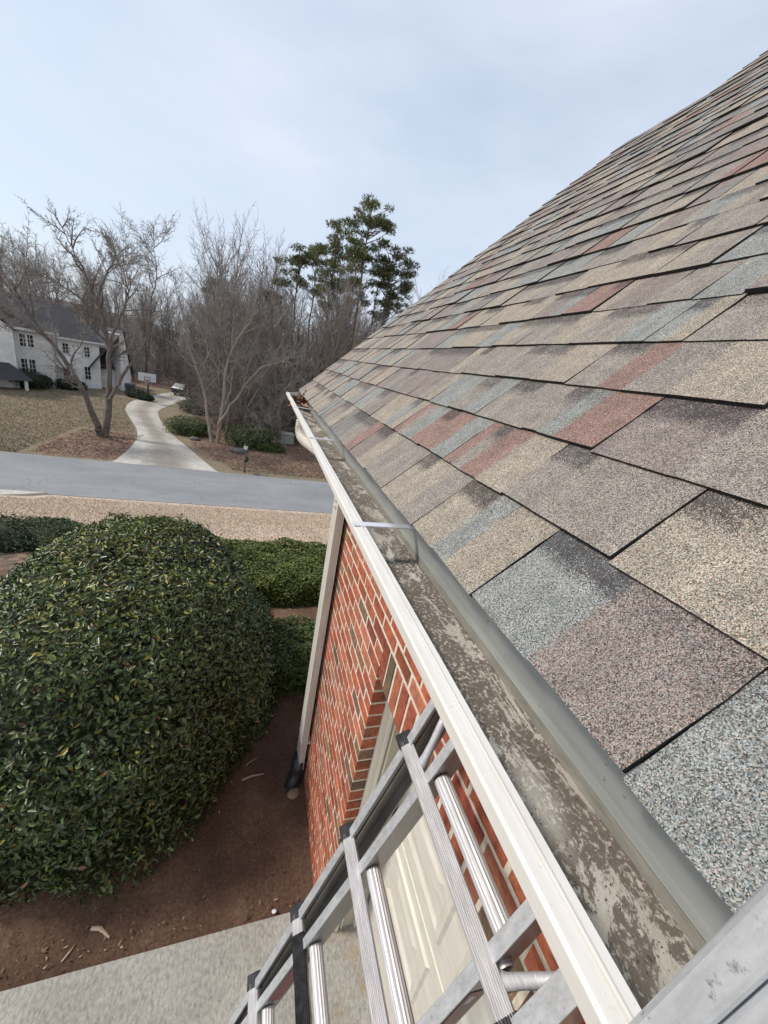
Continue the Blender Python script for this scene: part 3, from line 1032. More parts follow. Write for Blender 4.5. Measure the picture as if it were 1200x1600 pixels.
def build_opening():
    b = MB().box(0.6065, 0.652, Y_OP - 0.016, Y_OP + 0.03, NEAR + 0.03, Z_SOLD0 + 0.02)
    b.box(0.634, 0.652, Y_OP - 0.024, Y_OP - 0.015, NEAR + 0.03, Z_SOLD0 + 0.02)
    hp(b.build('brick_mould', M['trim'], bevel=0.002))
    b = MB().box(0.652, 0.80, Y_OP - 0.010, Y_OP + 0.03, NEAR + 0.03, Z_SOLD0 + 0.02)
    hp(b.build('door_jamb', M['jamb']))
    b = MB().box(0.668, 0.676, Y_OP - 0.018, Y_OP - 0.009, NEAR + 0.03, Z_SOLD0 + 0.02)
    b.box(0.752, 0.760, Y_OP - 0.030, Y_OP - 0.009, NEAR + 0.03, Z_SOLD0 + 0.02)
    hp(b.build('stop_moulding', M['trim']))
    b = MB().box(0.6065, 0.815, -2.2, Y_OP - 0.012, Z_SOLD0 - 0.045, Z_SOLD0 + 0.006)
    hp(b.build('door_head', M['trim']))
    # sectional door
    x0 = 0.818
    door = MB().box(x0, x0 + 0.045, -2.2, Y_OP - 0.012, NEAR + 0.045, Z_SOLD0 + 0.02).build('garage_door', M['door'])
    hp(door)
    b = MB().box(x0 - 0.006, x0 + 0.03, -2.2, Y_OP - 0.012, NEAR + 0.03, NEAR + 0.048)
    o = b.build('bottom_seal', M['rubber'], door)
    zt = Z_SOLD0
    secs = 4
    hsec = (zt - NEAR - 0.05) / secs
    for i in range(secs):
        z0 = NEAR + 0.05 + i * hsec
        MB().box(x0 - 0.0035, x0 + 0.001, -2.2, Y_OP - 0.014, z0 + hsec - 0.012, z0 + hsec - 0.004).build('section_joint', M['trim'], door)
        y = Y_OP - 0.10
        while y - 0.46 > -2.15:
            ya, yb, za, zb = y - 0.44, y, z0 + 0.085, z0 + hsec - 0.085
            V, F = [], []
            for k, (ins, dx) in enumerate(((0, 0.001), (0.012, -0.012), (0.034, -0.012), (0.058, -0.002), (0.085, -0.002), (0.115, -0.010))):
                V += [(x0 + dx, ya + ins, za + ins), (x0 + dx, yb - ins, za + ins), (x0 + dx, yb - ins, zb - ins), (x0 + dx, ya + ins, zb - ins)]
                if k:
                    o4 = (k - 1) * 4
                    for q in range(4):
                        r = (q + 1) % 4
                        F.append((o4 + q, o4 + 4 + q, o4 + 4 + r, o4 + r))
            n = len(V) - 4
            F.append((n, n + 3, n + 2, n + 1))
            mesh_obj('panel', V, F, M['door'], door)
            y -= 0.54


build_opening()


def build_downspout():
    xo, xi, yn, yf = 0.4655, 0.5125, 2.03, 2.165
    # ribbed rectangle profile in plan
    prof = []
    for i in range(9):
        t = i / 8
        prof.append((xo + (xi - xo) * t, yn + (0.003 if i % 2 else 0.0)))
    for i in range(1, 13):
        t = i / 12
        prof.append((xi - (0.003 if i % 2 else 0), yn + (yf - yn) * t))
    for i in range(1, 9):
        prof.append((xi + (xo - xi) * i / 8, yf - (0.003 if i % 2 else 0)))
    for i in range(1, 8):
        t = i / 8
        prof.append((xo + (0.0022 if i % 2 else 0), yf + (yn - yf) * t))
    b = MB()
    zs = [NEAR + 0.16, -0.62]
    b.prism(prof, [(lambda a, c, z=z: (a, c, z)) for z in zs])
    ds = hp(b.build('downspout', M['downspout']))
    # run under the soffit from the outlet at the far end: ribbed elbow, sloped piece, lower elbow
    pts, P0 = [], [np.array((0.288, 2.78, -0.36)), np.array((0.278, 2.79, -0.44)), np.array((0.278, 2.76, -0.492)), np.array((0.295, 2.68, -0.525)), np.array((0.345, 2.54, -0.540)), np.array((0.42, 2.32, -0.56)), np.array((0.47, 2.16, -0.60)), np.array((0.488, 2.105, -0.70)), np.array((0.489, 2.098, -0.80))]
    for i in range(len(P0) - 1):
        n = 9 if i < 4 else 5
        a = P0[max(i - 1, 0)]
        bq, c, d = P0[i], P0[i + 1], P0[min(i + 2, len(P0) - 1)]
        for t in np.linspace(0, 1, n, endpoint=False):
            pts.append(0.5 * ((2 * bq) + (c - a) * t + (2 * a - 5 * bq + 4 * c - d) * t * t + (3 * bq - a - 3 * c + d) * t ** 3))
    pts.append(P0[-1])
    rad = [(0.035 + (0.0045 if i % 2 else 0.0)) for i in range(len(pts))]
    e = MB().tube(pts, rad, 12).build('elbow', M['downspout'], ds, smooth=False)
    # straps to the wall
    for z in (-2.75,):
        MB().box(xo - 0.002, 0.538, yn - 0.003, yf + 0.003, z, z + 0.025).build('strap', M['downspout'], ds)
    # black drain boot at the foot
    b = MB()
    b.tube([(0.488, 2.09, NEAR + 0.24), (0.486, 2.09, NEAR + 0.10), (0.46, 2.06, NEAR + 0.03), (0.42, 2.0, NEAR - 0.01)], [0.062, 0.064, 0.06, 0.055], 12)
    b.build('drain_boot', M['black'], ds, smooth=True)


build_downspout()


# ------------------------------------------------------------------ ladders
def build_ladder():
    LT = math.atan(0.29)
    LD = empty('aluminium_ladder', (0.376 - 0.29 * (-0.795 - (NEAR + 0.03)) - 0.0, 0.35, NEAR + 0.03))
    tag(LD, 'aluminium extension ladder with ribbed rungs and black end caps leaning under the gutter', 'ladder')
    # ladder frame: u along rail upward, v toward the wall (normal), y across
    U = np.array([math.sin(LT), 0, math.cos(LT)])
    N = np.array([math.cos(LT), 0, -math.sin(LT)])
    O = np.array([0.376, 0, -0.795])

    def fr(u, n, y):
        p = O + U * u + N * n
        return (p[0], y, p[2])

    def lp(o):
        o.parent = LD
        o.matrix_parent_inverse = Matrix.Translation(LD.location).inverted()
        return o

    u_bot = -(O[2] - (NEAR + 0.035)) / math.cos(LT)
    # the ladder's top stops under the soffit
    u_top = (-0.462 - O[2]) / math.cos(LT)

    def bar(b, u0, u1, n0, n1, y0, y1, taper=0.0, mi=0):
        vs = []
        for u in (u0, u1):
            sh = taper * (u - 0.0)
            for n, y in ((n0, y0), (n1, y0), (n1, y1), (n0, y1)):
                vs.append(fr(u, n, y + sh))
        b.add(vs, [(3, 2, 1, 0), (4, 5, 6, 7), (0, 1, 5, 4), (1, 2, 6, 5), (2, 3, 7, 6), (3, 0, 4, 7)], None, mi)

    # outer rails: channels open to the inside
    for far in (True, False):
        b = MB()
        if far:
            y0, y1 = 0.541, 0.562
            bar(b, u_bot, u_top, -0.001, 0.003, y0, y1)
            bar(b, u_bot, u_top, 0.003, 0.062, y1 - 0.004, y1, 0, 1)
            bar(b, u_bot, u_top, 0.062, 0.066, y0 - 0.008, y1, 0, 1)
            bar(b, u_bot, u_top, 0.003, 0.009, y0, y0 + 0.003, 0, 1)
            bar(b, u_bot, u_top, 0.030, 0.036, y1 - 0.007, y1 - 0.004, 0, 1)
        else:
            y0, y1 = 0.106, 0.138
            bar(b, u_bot, u_top, -0.001, 0.003, y0, y1)
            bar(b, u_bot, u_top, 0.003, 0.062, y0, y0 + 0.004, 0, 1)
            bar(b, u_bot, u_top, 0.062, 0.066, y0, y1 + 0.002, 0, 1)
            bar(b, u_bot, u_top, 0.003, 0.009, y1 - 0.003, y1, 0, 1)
        lp(b.build('outer_rail', None, mats=[M['alu'], M['alu_web_shade']], bevel=0.0008))
        b = MB()
        bar(b, u_bot - 0.03, u_bot + 0.05, -0.006, 0.07, y0 - 0.005, y1 + 0.005)
        lp(b.build('rubber_foot', M['black']))
    # inner rails: box section
    for far in (True, False):
        b = MB()
        if far:
            bar(b, u_bot + 0.33, u_top - 0.005, 0.003, 0.0065, 0.451, 0.472, -0.045)
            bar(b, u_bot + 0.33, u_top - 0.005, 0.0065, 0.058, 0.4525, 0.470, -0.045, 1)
        else:
            bar(b, u_bot + 0.33, u_top - 0.005, 0.003, 0.0065, 0.188, 0.210, -0.012)
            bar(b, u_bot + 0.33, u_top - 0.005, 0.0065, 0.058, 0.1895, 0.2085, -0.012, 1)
        lp(b.build('inner_rail', None, mats=[M['alu'], M['alu_web_shade']], bevel=0.001))
    SP = 0.338
    k = 0
    while -k * SP > u_bot + 0.15:
        u = -k * SP - (0.010 if k == 0 else 0)
        # D shaped ribbed tread across the front of the outer rails
        prof = []
        wv = [0.0140, 0.0105, 0.0070, 0.0035, 0.0, -0.0035, -0.0070, -0.0105, -0.0140]
        for i, w in enumerate(wv):
            prof.append((-0.026, w))
            if i < len(wv) - 1:
                prof.append((-0.0245, w - 0.00175))
        prof += [(-0.020, -0.0160), (-0.003, -0.013), (-0.002, 0.013), (-0.020, 0.0160)]
        ca, sa = math.cos(-0.80), math.sin(-0.80)
        prof = [(n * ca - w * sa + 0.012, n * sa + w * ca) for n, w in prof]
        b = MB()
        b.prism(prof, [(lambda n, w, y=y: fr(u + w, n, y)) for y in (0.132, 0.557)])
        if k == 2:
            lp(b.build('rung', M['rung']))
            # black tape wound round this rung
            b = MB()
            n_t = 40
            pr = [(n * 1.09 - 0.001, w * 1.09) for n, w in prof]
            rr = random.Random(2)
            b.prism(pr, [(lambda n, w, y=y, j=j: fr(u + w * j, n * j, y)) for y, j in [(0.14 + 0.375 * i / n_t, rr.uniform(0.98, 1.06)) for i in range(n_t + 1)]])
            o = lp(b.build('tape_wrap', M['black']))
        else:
            lp(b.build('rung', M['rung']))
        for ya, yb in ((0.546, 0.578), (0.112, 0.142)):
            b = MB()
            pcx = sum(n for n, w in prof) / len(prof)
            pcw = sum(w for n, w in prof) / len(prof)
            pr = [(pcx + (n - pcx) * 1.28, pcw + (w - pcw) * 1.22) for n, w in prof]
            b.prism(pr, [(lambda n, w, y=y: fr(u + w, n, y)) for y in (ya, yb)])
            lp(b.build('end_cap', M['black'], bevel=0.0015))
        # round ribbed rung of the inner section
        uu = u + 0.044
        b = MB()
        prf = []
        for i in range(32):
            a = 2 * math.pi * i / 32
            r = 0.0175 - (0.0013 if i % 2 else 0)
            prf.append((0.031 + r * math.cos(a), r * math.sin(a)))
        if uu > u_bot + 0.4:
            yf = 0.449 - 0.045 * uu
            yn = 0.205 - 0.012 * uu
            b.prism(prf, [(lambda n, w, y=y: fr(uu + w, n, y)) for y in (yn, yf)])
            lp(b.build('round_rung', M['rung']))
            # swaged end ring on the outside of the near inner rail
            ring = MB()
            ys_ = 0.186 - 0.012 * uu
            ring.prism([(0.031 + 0.0165 * math.cos(a), 0.0165 * math.sin(a)) for a in np.linspace(0, 2 * math.pi, 20, endpoint=False)],
                       [(lambda n, w, y=y, s=s: fr(uu - 0.03 + w * s, 0.031 + (n - 0.031) * s, y)) for y, s in ((ys_ + 0.004, 1.0), (ys_ - 0.0035, 1.0), (ys_ - 0.0035, 0.78), (ys_ + 0.003, 0.74))], cap=False)
            lp(ring.build('swaged_ring', M['rung']))
            hole = MB()
            hole.prism([(0.031 + 0.0125 * math.cos(a), 0.0125 * math.sin(a)) for a in np.linspace(0, 2 * math.pi, 16, endpoint=False)],
                       [(lambda n, w, y=y: fr(uu - 0.03 + w, n, y)) for y in (ys_ + 0.003, ys_ - 0.001)])
            lp(hole.build('rung_hole', M['black']))
        k += 1
    # braces with flattened ends on the top rung
    for a, m1, bq in ((fr(-0.004, 0.012, 0.492), fr(0.07, 0.018, 0.508), fr(0.21, 0.03, 0.545)), (fr(-0.006, 0.012, 0.176), fr(0.045, 0.018, 0.158), fr(0.14, 0.03, 0.120))):
        b = MB()
        P = [np.array(a), np.array(a) * 0.85 + np.array(m1) * 0.15, np.array(a) * 0.5 + np.array(m1) * 0.5, np.array(m1), np.array(bq)]
        b.tube(P, [0.0125, 0.0135, 0.0095, 0.0085, 0.0085], 12)
        lp(b.build('brace', M['rung'], smooth=True))
    # sticker on the near inner rail, below the first tread
    sl = -0.012
    for u0, u1, n0, n1, mt in ((-0.235, -0.07, 0.014, 0.050, 'label'), (-0.105, -0.082, 0.022, 0.034, 'label_white'), (-0.36, -0.26, 0.014, 0.05, 'label')):
        b = MB()
        off = 0.1886 if mt == 'label' else 0.1882
        bar(b, u0, u1, n0, n1, off, off + 0.0006, -0.012)
        lp(b.build('sticker', M[mt]))
    b = MB()
    bar(b, -0.93, -0.70, 0.014, 0.050, 0.4515, 0.4520, -0.045)
    lp(b.build('sticker', M['label']))


build_ladder()


def build_near_ladder():
    # the ladder the picture is taken from: leans on the gutter lip and stands a little above it
    ln = 0.10
    base = np.array([0.170, 0, -0.30])
    U = np.array([math.sin(ln), 0, math.cos(ln)])
    N = np.array([math.cos(ln), 0, -math.sin(ln)])
    u_bot = -(base[2] - (NEAR + 0.035)) / math.cos(ln)
    foot = base + U * u_bot
    LD = empty('aluminium_ladder', (foot[0], -0.2, NEAR + 0.03))
    tag(LD, 'grey aluminium ladder rail standing up above the gutter at the roof edge', 'ladder')

    def fr(u, n, y):
        p = base + U * u + N * n
        return (p[0], y, p[2])

    def bar(b, u0, u1, n0, n1, y0, y1):
        vs = []
        for u in (u0, u1):
            for n, y in ((n0, y0), (n1, y0), (n1, y1), (n0, y1)):
                vs.append(fr(u, n, y))
        b.add(vs, [(3, 2, 1, 0), (4, 5, 6, 7), (0, 1, 5, 4), (1, 2, 6, 5), (2, 3, 7, 6), (3, 0, 4, 7)])

    def lp(o):
        o.parent = LD
        o.matrix_parent_inverse = Matrix.Translation(LD.location).inverted()

    for s in (1, -1):
        b = MB()
        c = -0.190
        yo = 0.2155 * s + c
        a, d = sorted((yo, yo - 0.012 * s))
        bar(b, u_bot, 0.30, -0.030, 0.012, a, d)
        a, d = sorted((yo - 0.012 * s, yo - 0.030 * s))
        bar(b, u_bot, 0.30, -0.026, -0.020, a, d)
        bar(b, u_bot, 0.30, 0.006, 0.011, a, d)
        lp(b.build('side_rail', M['alu'], bevel=0.002))
    k = 0
    u = -0.62
    while u > u_bot + 0.15:
        b = MB()
        b.prism([(-0.009 + 0.015 * math.cos(t), 0.015 * math.sin(t)) for t in np.linspace(0, 2 * math.pi, 14, endpoint=False)],
                [(lambda n, w, y=y: fr(u + w, n, y)) for y in (-0.385, -0.002)])
        lp(b.build('rung', M['rung']))
        u -= 0.305


build_near_ladder()


# ------------------------------------------------------------------ plants: leaf clouds
def leaf_cloud(P, Nrm, Ax, L, W, fold=0.25):
    """P,N,A (n,3), L,W (n) -> verts (n*6), quads (n*2)"""
    n = len(P)
    A = Ax - Nrm * np.sum(Ax * Nrm, 1, keepdims=True)
    A /= np.linalg.norm(A, axis=1, keepdims=True) + 1e-9
    S = np.cross(Nrm, A)
    L = L[:, None]
    W = W[:, None]
    up = Nrm * W * fold
    base = P
    V = np.stack([base, base + A * L * 0.30 + S * W * 0.46 + up, base + A * L * 0.70 + S * W * 0.40 + up, base + A * L - Nrm * L * 0.08,
                  base + A * L * 0.70 - S * W * 0.40 + up, base + A * L * 0.30 - S * W * 0.46 + up], 1).reshape(-1, 3)
    i = np.arange(n)[:, None] * 6
    Q = np.concatenate([i + np.array([[0, 1, 2, 3]]), i + np.array([[0, 3, 4, 5]])], 1).reshape(-1, 4)
    return V, Q


def unit(v):
    return v / (np.linalg.norm(v, axis=-1, keepdims=True) + 1e-9)


def lump(D, seed, amp=0.06, n=14, k=4.5):
    """smooth bumps over directions D"""
    r = np.random.default_rng(seed)
    c = unit(r.normal(size=(n, 3)))
    a = r.uniform(-1, 1, n)
    return 1 + amp * np.sum(a * np.exp(k * (D @ c.T - 1)), 1)


def shrub(name, center, rad, n, leafL, pal, seed, label, cat='shrub', power=2.4, flat_bottom=None, group=None, mat='leaf', depth=0.10, amp=0.06, indiv=0, yellow=0.02, top_pal=None, core=0.86, up=0.25, bottomlift=None):
    rng = np.random.default_rng(seed)
    c = np.array(center, float)
    rad = np.array(rad, float)
    base = (c[0], c[1], flat_bottom if flat_bottom is not None else c[2] - rad[2])
    root = empty(name, base)
    tag(root, label, cat, group)
    D = unit(rng.normal(size=(n, 3)))
    D = D[D[:, 2] > -0.75]
    sup = (np.sum(np.abs(D) ** power, 1)) ** (-1 / power)
    clump = lump(D, seed + 2, amp * 1.1, 160, 60) * lump(D, seed + 5, amp * 0.8, 500, 260)
    r = sup * lump(D, seed + 1, amp) * clump
    dep = 1 - depth * rng.random(len(D)) ** 1.6 + 0.02 * rng.normal(size=len(D)) * (rng.random(len(D)) < 0.3)
    P = c + D * rad * (r * dep)[:, None]
    Nn = unit(D / rad)
    if indiv:
        dz = np.clip((c[2] - P[:, 2]) / rad[2], 0, 0.8)
        P[:, :2] = c[:2] + (P[:, :2] - c[:2]) * (1 / np.sqrt(1 - dz ** 2) ** 0.85)[:, None]
        P[:, 2] -= 0.6 * np.clip((c[0] - P[:, 0]) / rad[0], 0, 1.2) ** 1.5 * np.clip((P[:, 2] - c[2]) / rad[2], 0, 1)
    if flat_bottom is not None:
        k = P[:, 2] > flat_bottom + 0.03
        P, Nn, D, clump = P[k], Nn[k], D[k], clump[k]
    m = len(P)
    nr = unit(Nn * 0.8 + np.array([0, 0, up]) + rng.normal(0, 0.58, (m, 3)))
    ax = unit(rng.normal(size=(m, 3)) + Nn * 0.35 + np.array([0, 0, 0.25]))
    L = leafL * rng.uniform(0.55, 1.35, m)
    W = L * rng.uniform(0.32, 0.48, m)
    pal_a = np.array(pal)
    C = pal_a[rng.integers(0, len(pal_a), m)] * rng.uniform(0.7, 1.3, (m, 1)) * lump(D, seed + 9, 0.35, 90, 40)[:, None].clip(0.6, 1.5)
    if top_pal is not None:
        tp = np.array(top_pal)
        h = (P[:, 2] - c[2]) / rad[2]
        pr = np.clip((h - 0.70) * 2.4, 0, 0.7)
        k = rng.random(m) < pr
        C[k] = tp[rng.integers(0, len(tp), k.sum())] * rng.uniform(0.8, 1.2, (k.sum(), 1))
    k = rng.random(m) < yellow * 0.6
    C[k] = np.array([0.30, 0.24, 0.03]) * rng.uniform(0.6, 1.3, (k.sum(), 1))
    k = rng.random(m) < yellow * 0.5
    C[k] = np.array([0.22, 0.11, 0.06]) * rng.uniform(0.6, 1.3, (k.sum(), 1))
    rank = None
    bp = np.array(base)
    if indiv:
        # stray shoots standing out of the clipped surface
        ks = rng.choice(m, 240, replace=False)
        sp, sn, sa, sl, sw, scol = [], [], [], [], [], []
        for i in ks:
            if D[i, 2] < -0.1:
                continue
            dr = unit(Nn[i] + np.array([0, 0, 0.6]) + rng.normal(0, 0.25, 3))
            hh = rng.uniform(0.03, 0.10)
            for q in range(6):
                sp.append(P[i] + dr * hh * (q / 5) + dr * 0.01)
                a = unit(rng.normal(size=3) + dr * 0.6)
                sa.append(a)
                sn.append(unit(dr + rng.normal(0, 0.4, 3)))
                sl.append(leafL * rng.uniform(0.6, 1.0))
                sw.append(leafL * 0.3)
                scol.append(np.array([0.10, 0.13, 0.025]) * rng.uniform(0.5, 1.4) if rng.random() < 0.7 else np.array([0.20, 0.15, 0.04]) * rng.uniform(0.6, 1.2))
        P = np.vstack([P, sp]); nr = np.vstack([nr, sn]); ax = np.vstack([ax, sa]); C = np.vstack([C, scol])
        L = np.concatenate([L, sl]); W = np.concatenate([W, sw])
        m = len(P)
    if indiv:
        cc = P @ RW
        px = 600 + FPX * cc[:, 0] / cc[:, 2]
        py = 800 + FPX * cc[:, 1] / cc[:, 2]
        inframe = (px > 5) & (px < 420) & (py > 830) & (cc[:, 2] > 0.1)
        sz = L / np.linalg.norm(P, axis=1) * np.clip(-np.sum(nr * unit(P), 1), 0, 1)
        outer = np.linalg.norm((P - c) / rad, axis=1)
        sz = sz * (outer > np.quantile(outer, 0.55)) * inframe
        rank = np.argsort(-sz)[:indiv]
        for i in rank:
            V, Q = leaf_cloud((P[i] - bp)[None], nr[i][None], ax[i][None], L[i:i + 1], W[i:i + 1])
            np_mesh('leaf', V, Q, M[mat], root, np.repeat(C[i][None], 6, 0))
        keep = np.ones(m, bool)
        keep[rank] = False
        P, nr, ax, L, W, C = P[keep], nr[keep], ax[keep], L[keep], W[keep], C[keep]
    V, Q = leaf_cloud(P - bp, nr, ax, L, W)
    o = np_mesh('foliage', V, Q, M[mat], root, np.repeat(C, 6, 0))
    tag(o, kind='stuff')
    # solid near-black core that paints the shade between the leaves
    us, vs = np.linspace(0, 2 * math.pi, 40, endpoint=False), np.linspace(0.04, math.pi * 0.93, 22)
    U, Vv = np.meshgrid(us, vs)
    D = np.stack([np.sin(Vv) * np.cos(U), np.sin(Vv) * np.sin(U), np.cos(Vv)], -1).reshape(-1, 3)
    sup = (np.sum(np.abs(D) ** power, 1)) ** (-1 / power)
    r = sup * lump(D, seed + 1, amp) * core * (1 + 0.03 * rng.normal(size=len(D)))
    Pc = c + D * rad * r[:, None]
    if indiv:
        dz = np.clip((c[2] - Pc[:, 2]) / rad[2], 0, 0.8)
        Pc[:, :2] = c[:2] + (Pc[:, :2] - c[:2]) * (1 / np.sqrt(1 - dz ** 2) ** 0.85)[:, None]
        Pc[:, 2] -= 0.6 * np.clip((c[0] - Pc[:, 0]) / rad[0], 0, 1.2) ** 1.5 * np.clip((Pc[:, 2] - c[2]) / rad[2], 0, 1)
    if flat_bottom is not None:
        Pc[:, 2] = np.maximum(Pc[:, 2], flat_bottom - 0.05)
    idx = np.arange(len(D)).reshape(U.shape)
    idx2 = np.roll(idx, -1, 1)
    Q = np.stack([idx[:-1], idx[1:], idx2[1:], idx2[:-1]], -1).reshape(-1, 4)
    np_mesh('inner_shade_core', Pc - bp, Q, M['core'], root)
    return root


DARK_GREEN = [(0.064, 0.100, 0.024), (0.088, 0.126, 0.034), (0.048, 0.074, 0.024), (0.110, 0.132, 0.032), (0.070, 0.094, 0.040), (0.034, 0.052, 0.018)]
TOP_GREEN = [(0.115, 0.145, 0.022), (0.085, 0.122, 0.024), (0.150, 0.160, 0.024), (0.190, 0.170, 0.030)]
BOX_GREEN = [(0.082, 0.110, 0.020), (0.105, 0.132, 0.024), (0.060, 0.088, 0.020), (0.135, 0.150, 0.030)]

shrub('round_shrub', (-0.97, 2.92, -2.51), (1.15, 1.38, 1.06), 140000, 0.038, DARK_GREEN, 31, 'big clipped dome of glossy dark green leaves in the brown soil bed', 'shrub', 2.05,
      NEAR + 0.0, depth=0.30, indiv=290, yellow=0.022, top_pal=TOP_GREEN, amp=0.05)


def hedge(name, x0, x1, y0, y1, zb, zt, n, leafL, pal, seed, label):
    rng = np.random.default_rng(seed)
    cx, cy = (x0 + x1) / 2, (y0 + y1) / 2
    root = empty(name, (cx, cy, zb))
    tag(root, label, 'hedge')
    a, b_, h = (x1 - x0) / 2, (y1 - y0) / 2, zt - zb
    # sample top and the four sides with rounded edges
    D = unit(rng.normal(size=(n, 3)))
    D[:, 2] = np.abs(D[:, 2])
    pw = 5.0
    q = np.stack([D[:, 0], D[:, 1], D[:, 2]], 1)
    U = rng.uniform(-1, 1, (n, 3))
    face = rng.choice(3, n, p=[0.5, 0.38, 0.12])
    k = face == 0
    U[k, 2] = 1
    k = face == 1
    U[k, 1] = np.where(rng.random(k.sum()) < 0.8, -1, 1)
    k = face == 2
    U[k, 0] = np.sign(U[k, 0])
    U[:, 2] = np.where(face == 0, 1, (U[:, 2] + 1) / 2 * 0.92 + 0.08)
    ln = (np.abs(U[:, 0]) ** pw + np.abs(U[:, 1]) ** pw + np.abs(U[:, 2]) ** pw) ** (1 / pw)
    Us = U / np.maximum(ln, 1)[:, None]
    bump = 0.035 * (np.sin(Us[:, 0] * a * 5.3 + seed) * np.sin(Us[:, 1] * b_ * 6.1 + 1) + np.sin(Us[:, 0] * a * 11 + 2) * np.sin(Us[:, 2] * 7 + Us[:, 1] * 9))
    P = np.stack([Us[:, 0] * a, Us[:, 1] * b_, Us[:, 2] * h], 1)
    nrm = unit(np.stack([np.sign(Us[:, 0]) * np.abs(Us[:, 0]) ** 4, np.sign(Us[:, 1]) * np.abs(Us[:, 1]) ** 4, np.abs(Us[:, 2]) ** 4], 1))
    P = P + nrm * (bump - 0.10 * rng.random(n) ** 1.8)[:, None]
    nr = unit(nrm * 0.8 + np.array([0, 0, 0.35]) + rng.normal(0, 0.45, (n, 3)))
    ax = unit(rng.normal(size=(n, 3)) + nrm * 0.6)
    L = leafL * rng.uniform(0.7, 1.3, n)
    pa = np.array(pal)
    C = pa[rng.integers(0, len(pa), n)] * rng.uniform(0.75, 1.25, (n, 1))
    V, Q = leaf_cloud(P, nr, ax, L, L * 0.55)
    o = np_mesh('foliage', V, Q, M['leaf_matte'], root, np.repeat(C, 6, 0))
    tag(o, kind='stuff')
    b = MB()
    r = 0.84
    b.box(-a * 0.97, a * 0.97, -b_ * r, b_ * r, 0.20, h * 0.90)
    b.build('inner_shade_core', M['core'], root, bevel=0.12)  # near-black block painting the shade inside the hedge
    for i in range(7):
        x = -a * 0.9 + 1.8 * a * i / 6
        MB().tube([(x, rng.uniform(-.15, .15) * b_, -0.1), (x + rng.uniform(-.1, .1), 0, 0.3)], [0.022, 0.016], 6).build('stem', M['bark_brown'], root)


hedge('boxwood_hedge', -1.1, 2.3, 2.86, 3.62, NEAR, -2.70, 26000, 0.034, [(v[0] * 0.72, v[1] * 0.78, v[2] * 0.9) for v in BOX_GREEN], 41, 'low dark green clipped hedge just past the downspout at the house corner')
hedge('boxwood_hedge', -1.5, 2.6, 4.55, 6.0, float(ground_z(5.3)) - 0.12, -2.86, 42000, 0.040, BOX_GREEN, 42, 'brighter yellow-green clipped hedge along the edge of the tan lawn')
for i, (x, y, r_, lab) in enumerate(((-4.55, 7.6, 0.62, 'low feathery dark green juniper at the edge of the tan lawn'), (-3.55, 7.75, 0.5, 'small low juniper next to a bare mulch patch by the lawn'))):
    gz = float(ground_z(y))
    shrub('juniper', (x, y, gz + 0.12), (r_ * 1.5, r_, 0.42), 9000, 0.05, [(0.038, 0.062, 0.020), (0.052, 0.078, 0.026), (0.03, 0.05, 0.02)], 51 + i, lab, 'juniper', 2.0, gz - 0.05, mat='leaf_matte', amp=0.15, yellow=0.0, up=0.6)


def mulch_slope():
    ys = np.linspace(4.2, 7.7, 14)
    xs = np.linspace(-6.5, -2.6, 14)
    X, Y = np.meshgrid(xs, ys)
    Z = ground_z(Y) + 0.02
    idx = np.arange(X.size).reshape(X.shape)
    Q = np.stack([idx[:-1, :-1], idx[:-1, 1:], idx[1:, 1:], idx[1:, :-1]], -1).reshape(-1, 4)
    tag(np_mesh('mulch_patch', np.stack([X, Y, Z], -1).reshape(-1, 3), Q, M['litter'], smooth=True), kind='structure')


mulch_slope()


# ------------------------------------------------------------------ trees
def tube_mesh(segs, sides):
    P0 = np.array([s[0] for s in segs])
    P1 = np.array([s[1] for s in segs])
    R0 = np.array([s[2] for s in segs])[:, None, None]
    R1 = np.array([s[3] for s in segs])[:, None, None]
    d = unit(P1 - P0)
    ref = np.where(np.abs(d[:, 2:3]) < 0.9, np.array([[0, 0, 1.0]]), np.array([[1.0, 0, 0]]))
    u = unit(np.cross(d, ref))
    w = np.cross(d, u)
    a = np.arange(sides) * 2 * math.pi / sides
    ring = u[:, None, :] * np.cos(a)[None, :, None] + w[:, None, :] * np.sin(a)[None, :, None]
    V = np.concatenate([P0[:, None] + ring * R0, P1[:, None] + ring * R1], 1).reshape(-1, 3)
    n = len(segs)
    i = np.arange(n)[:, None] * (2 * sides)
    k = np.arange(sides)
    j = (k + 1) % sides
    Q = np.stack([i + k, i + j, i + sides + j, i + sides + k], -1).reshape(-1, 4)
    return V, Q


def grow(rng, p, d, L, r, lvl, maxl, out, cfg):
    n = max(3, int(L / cfg['step'][min(lvl, len(cfg['step']) - 1)]))
    n = min(n, 12)
    wob = cfg['wob'][min(lvl, len(cfg['wob']) - 1)]
    trop = cfg['trop'][min(lvl, len(cfg['trop']) - 1)]
    tip = cfg.get('tip', 0.35)
    pts = [p]
    dirs = []
    for i in range(n):
        d = d + rng.normal(0, wob, 3)
        d[2] += trop
        d = d / np.linalg.norm(d)
        q = p + d * (L / n)
        r0 = r * (1 - (1 - tip) * i / n)
        r1 = r * (1 - (1 - tip) * (i + 1) / n)
        out.append((p, q, r0, r1, lvl))
        pts.append(q)
        dirs.append(d)
        p = q
    if lvl >= maxl:
        return
    branch_from(rng, pts, dirs, L, r, lvl, maxl, out, cfg)


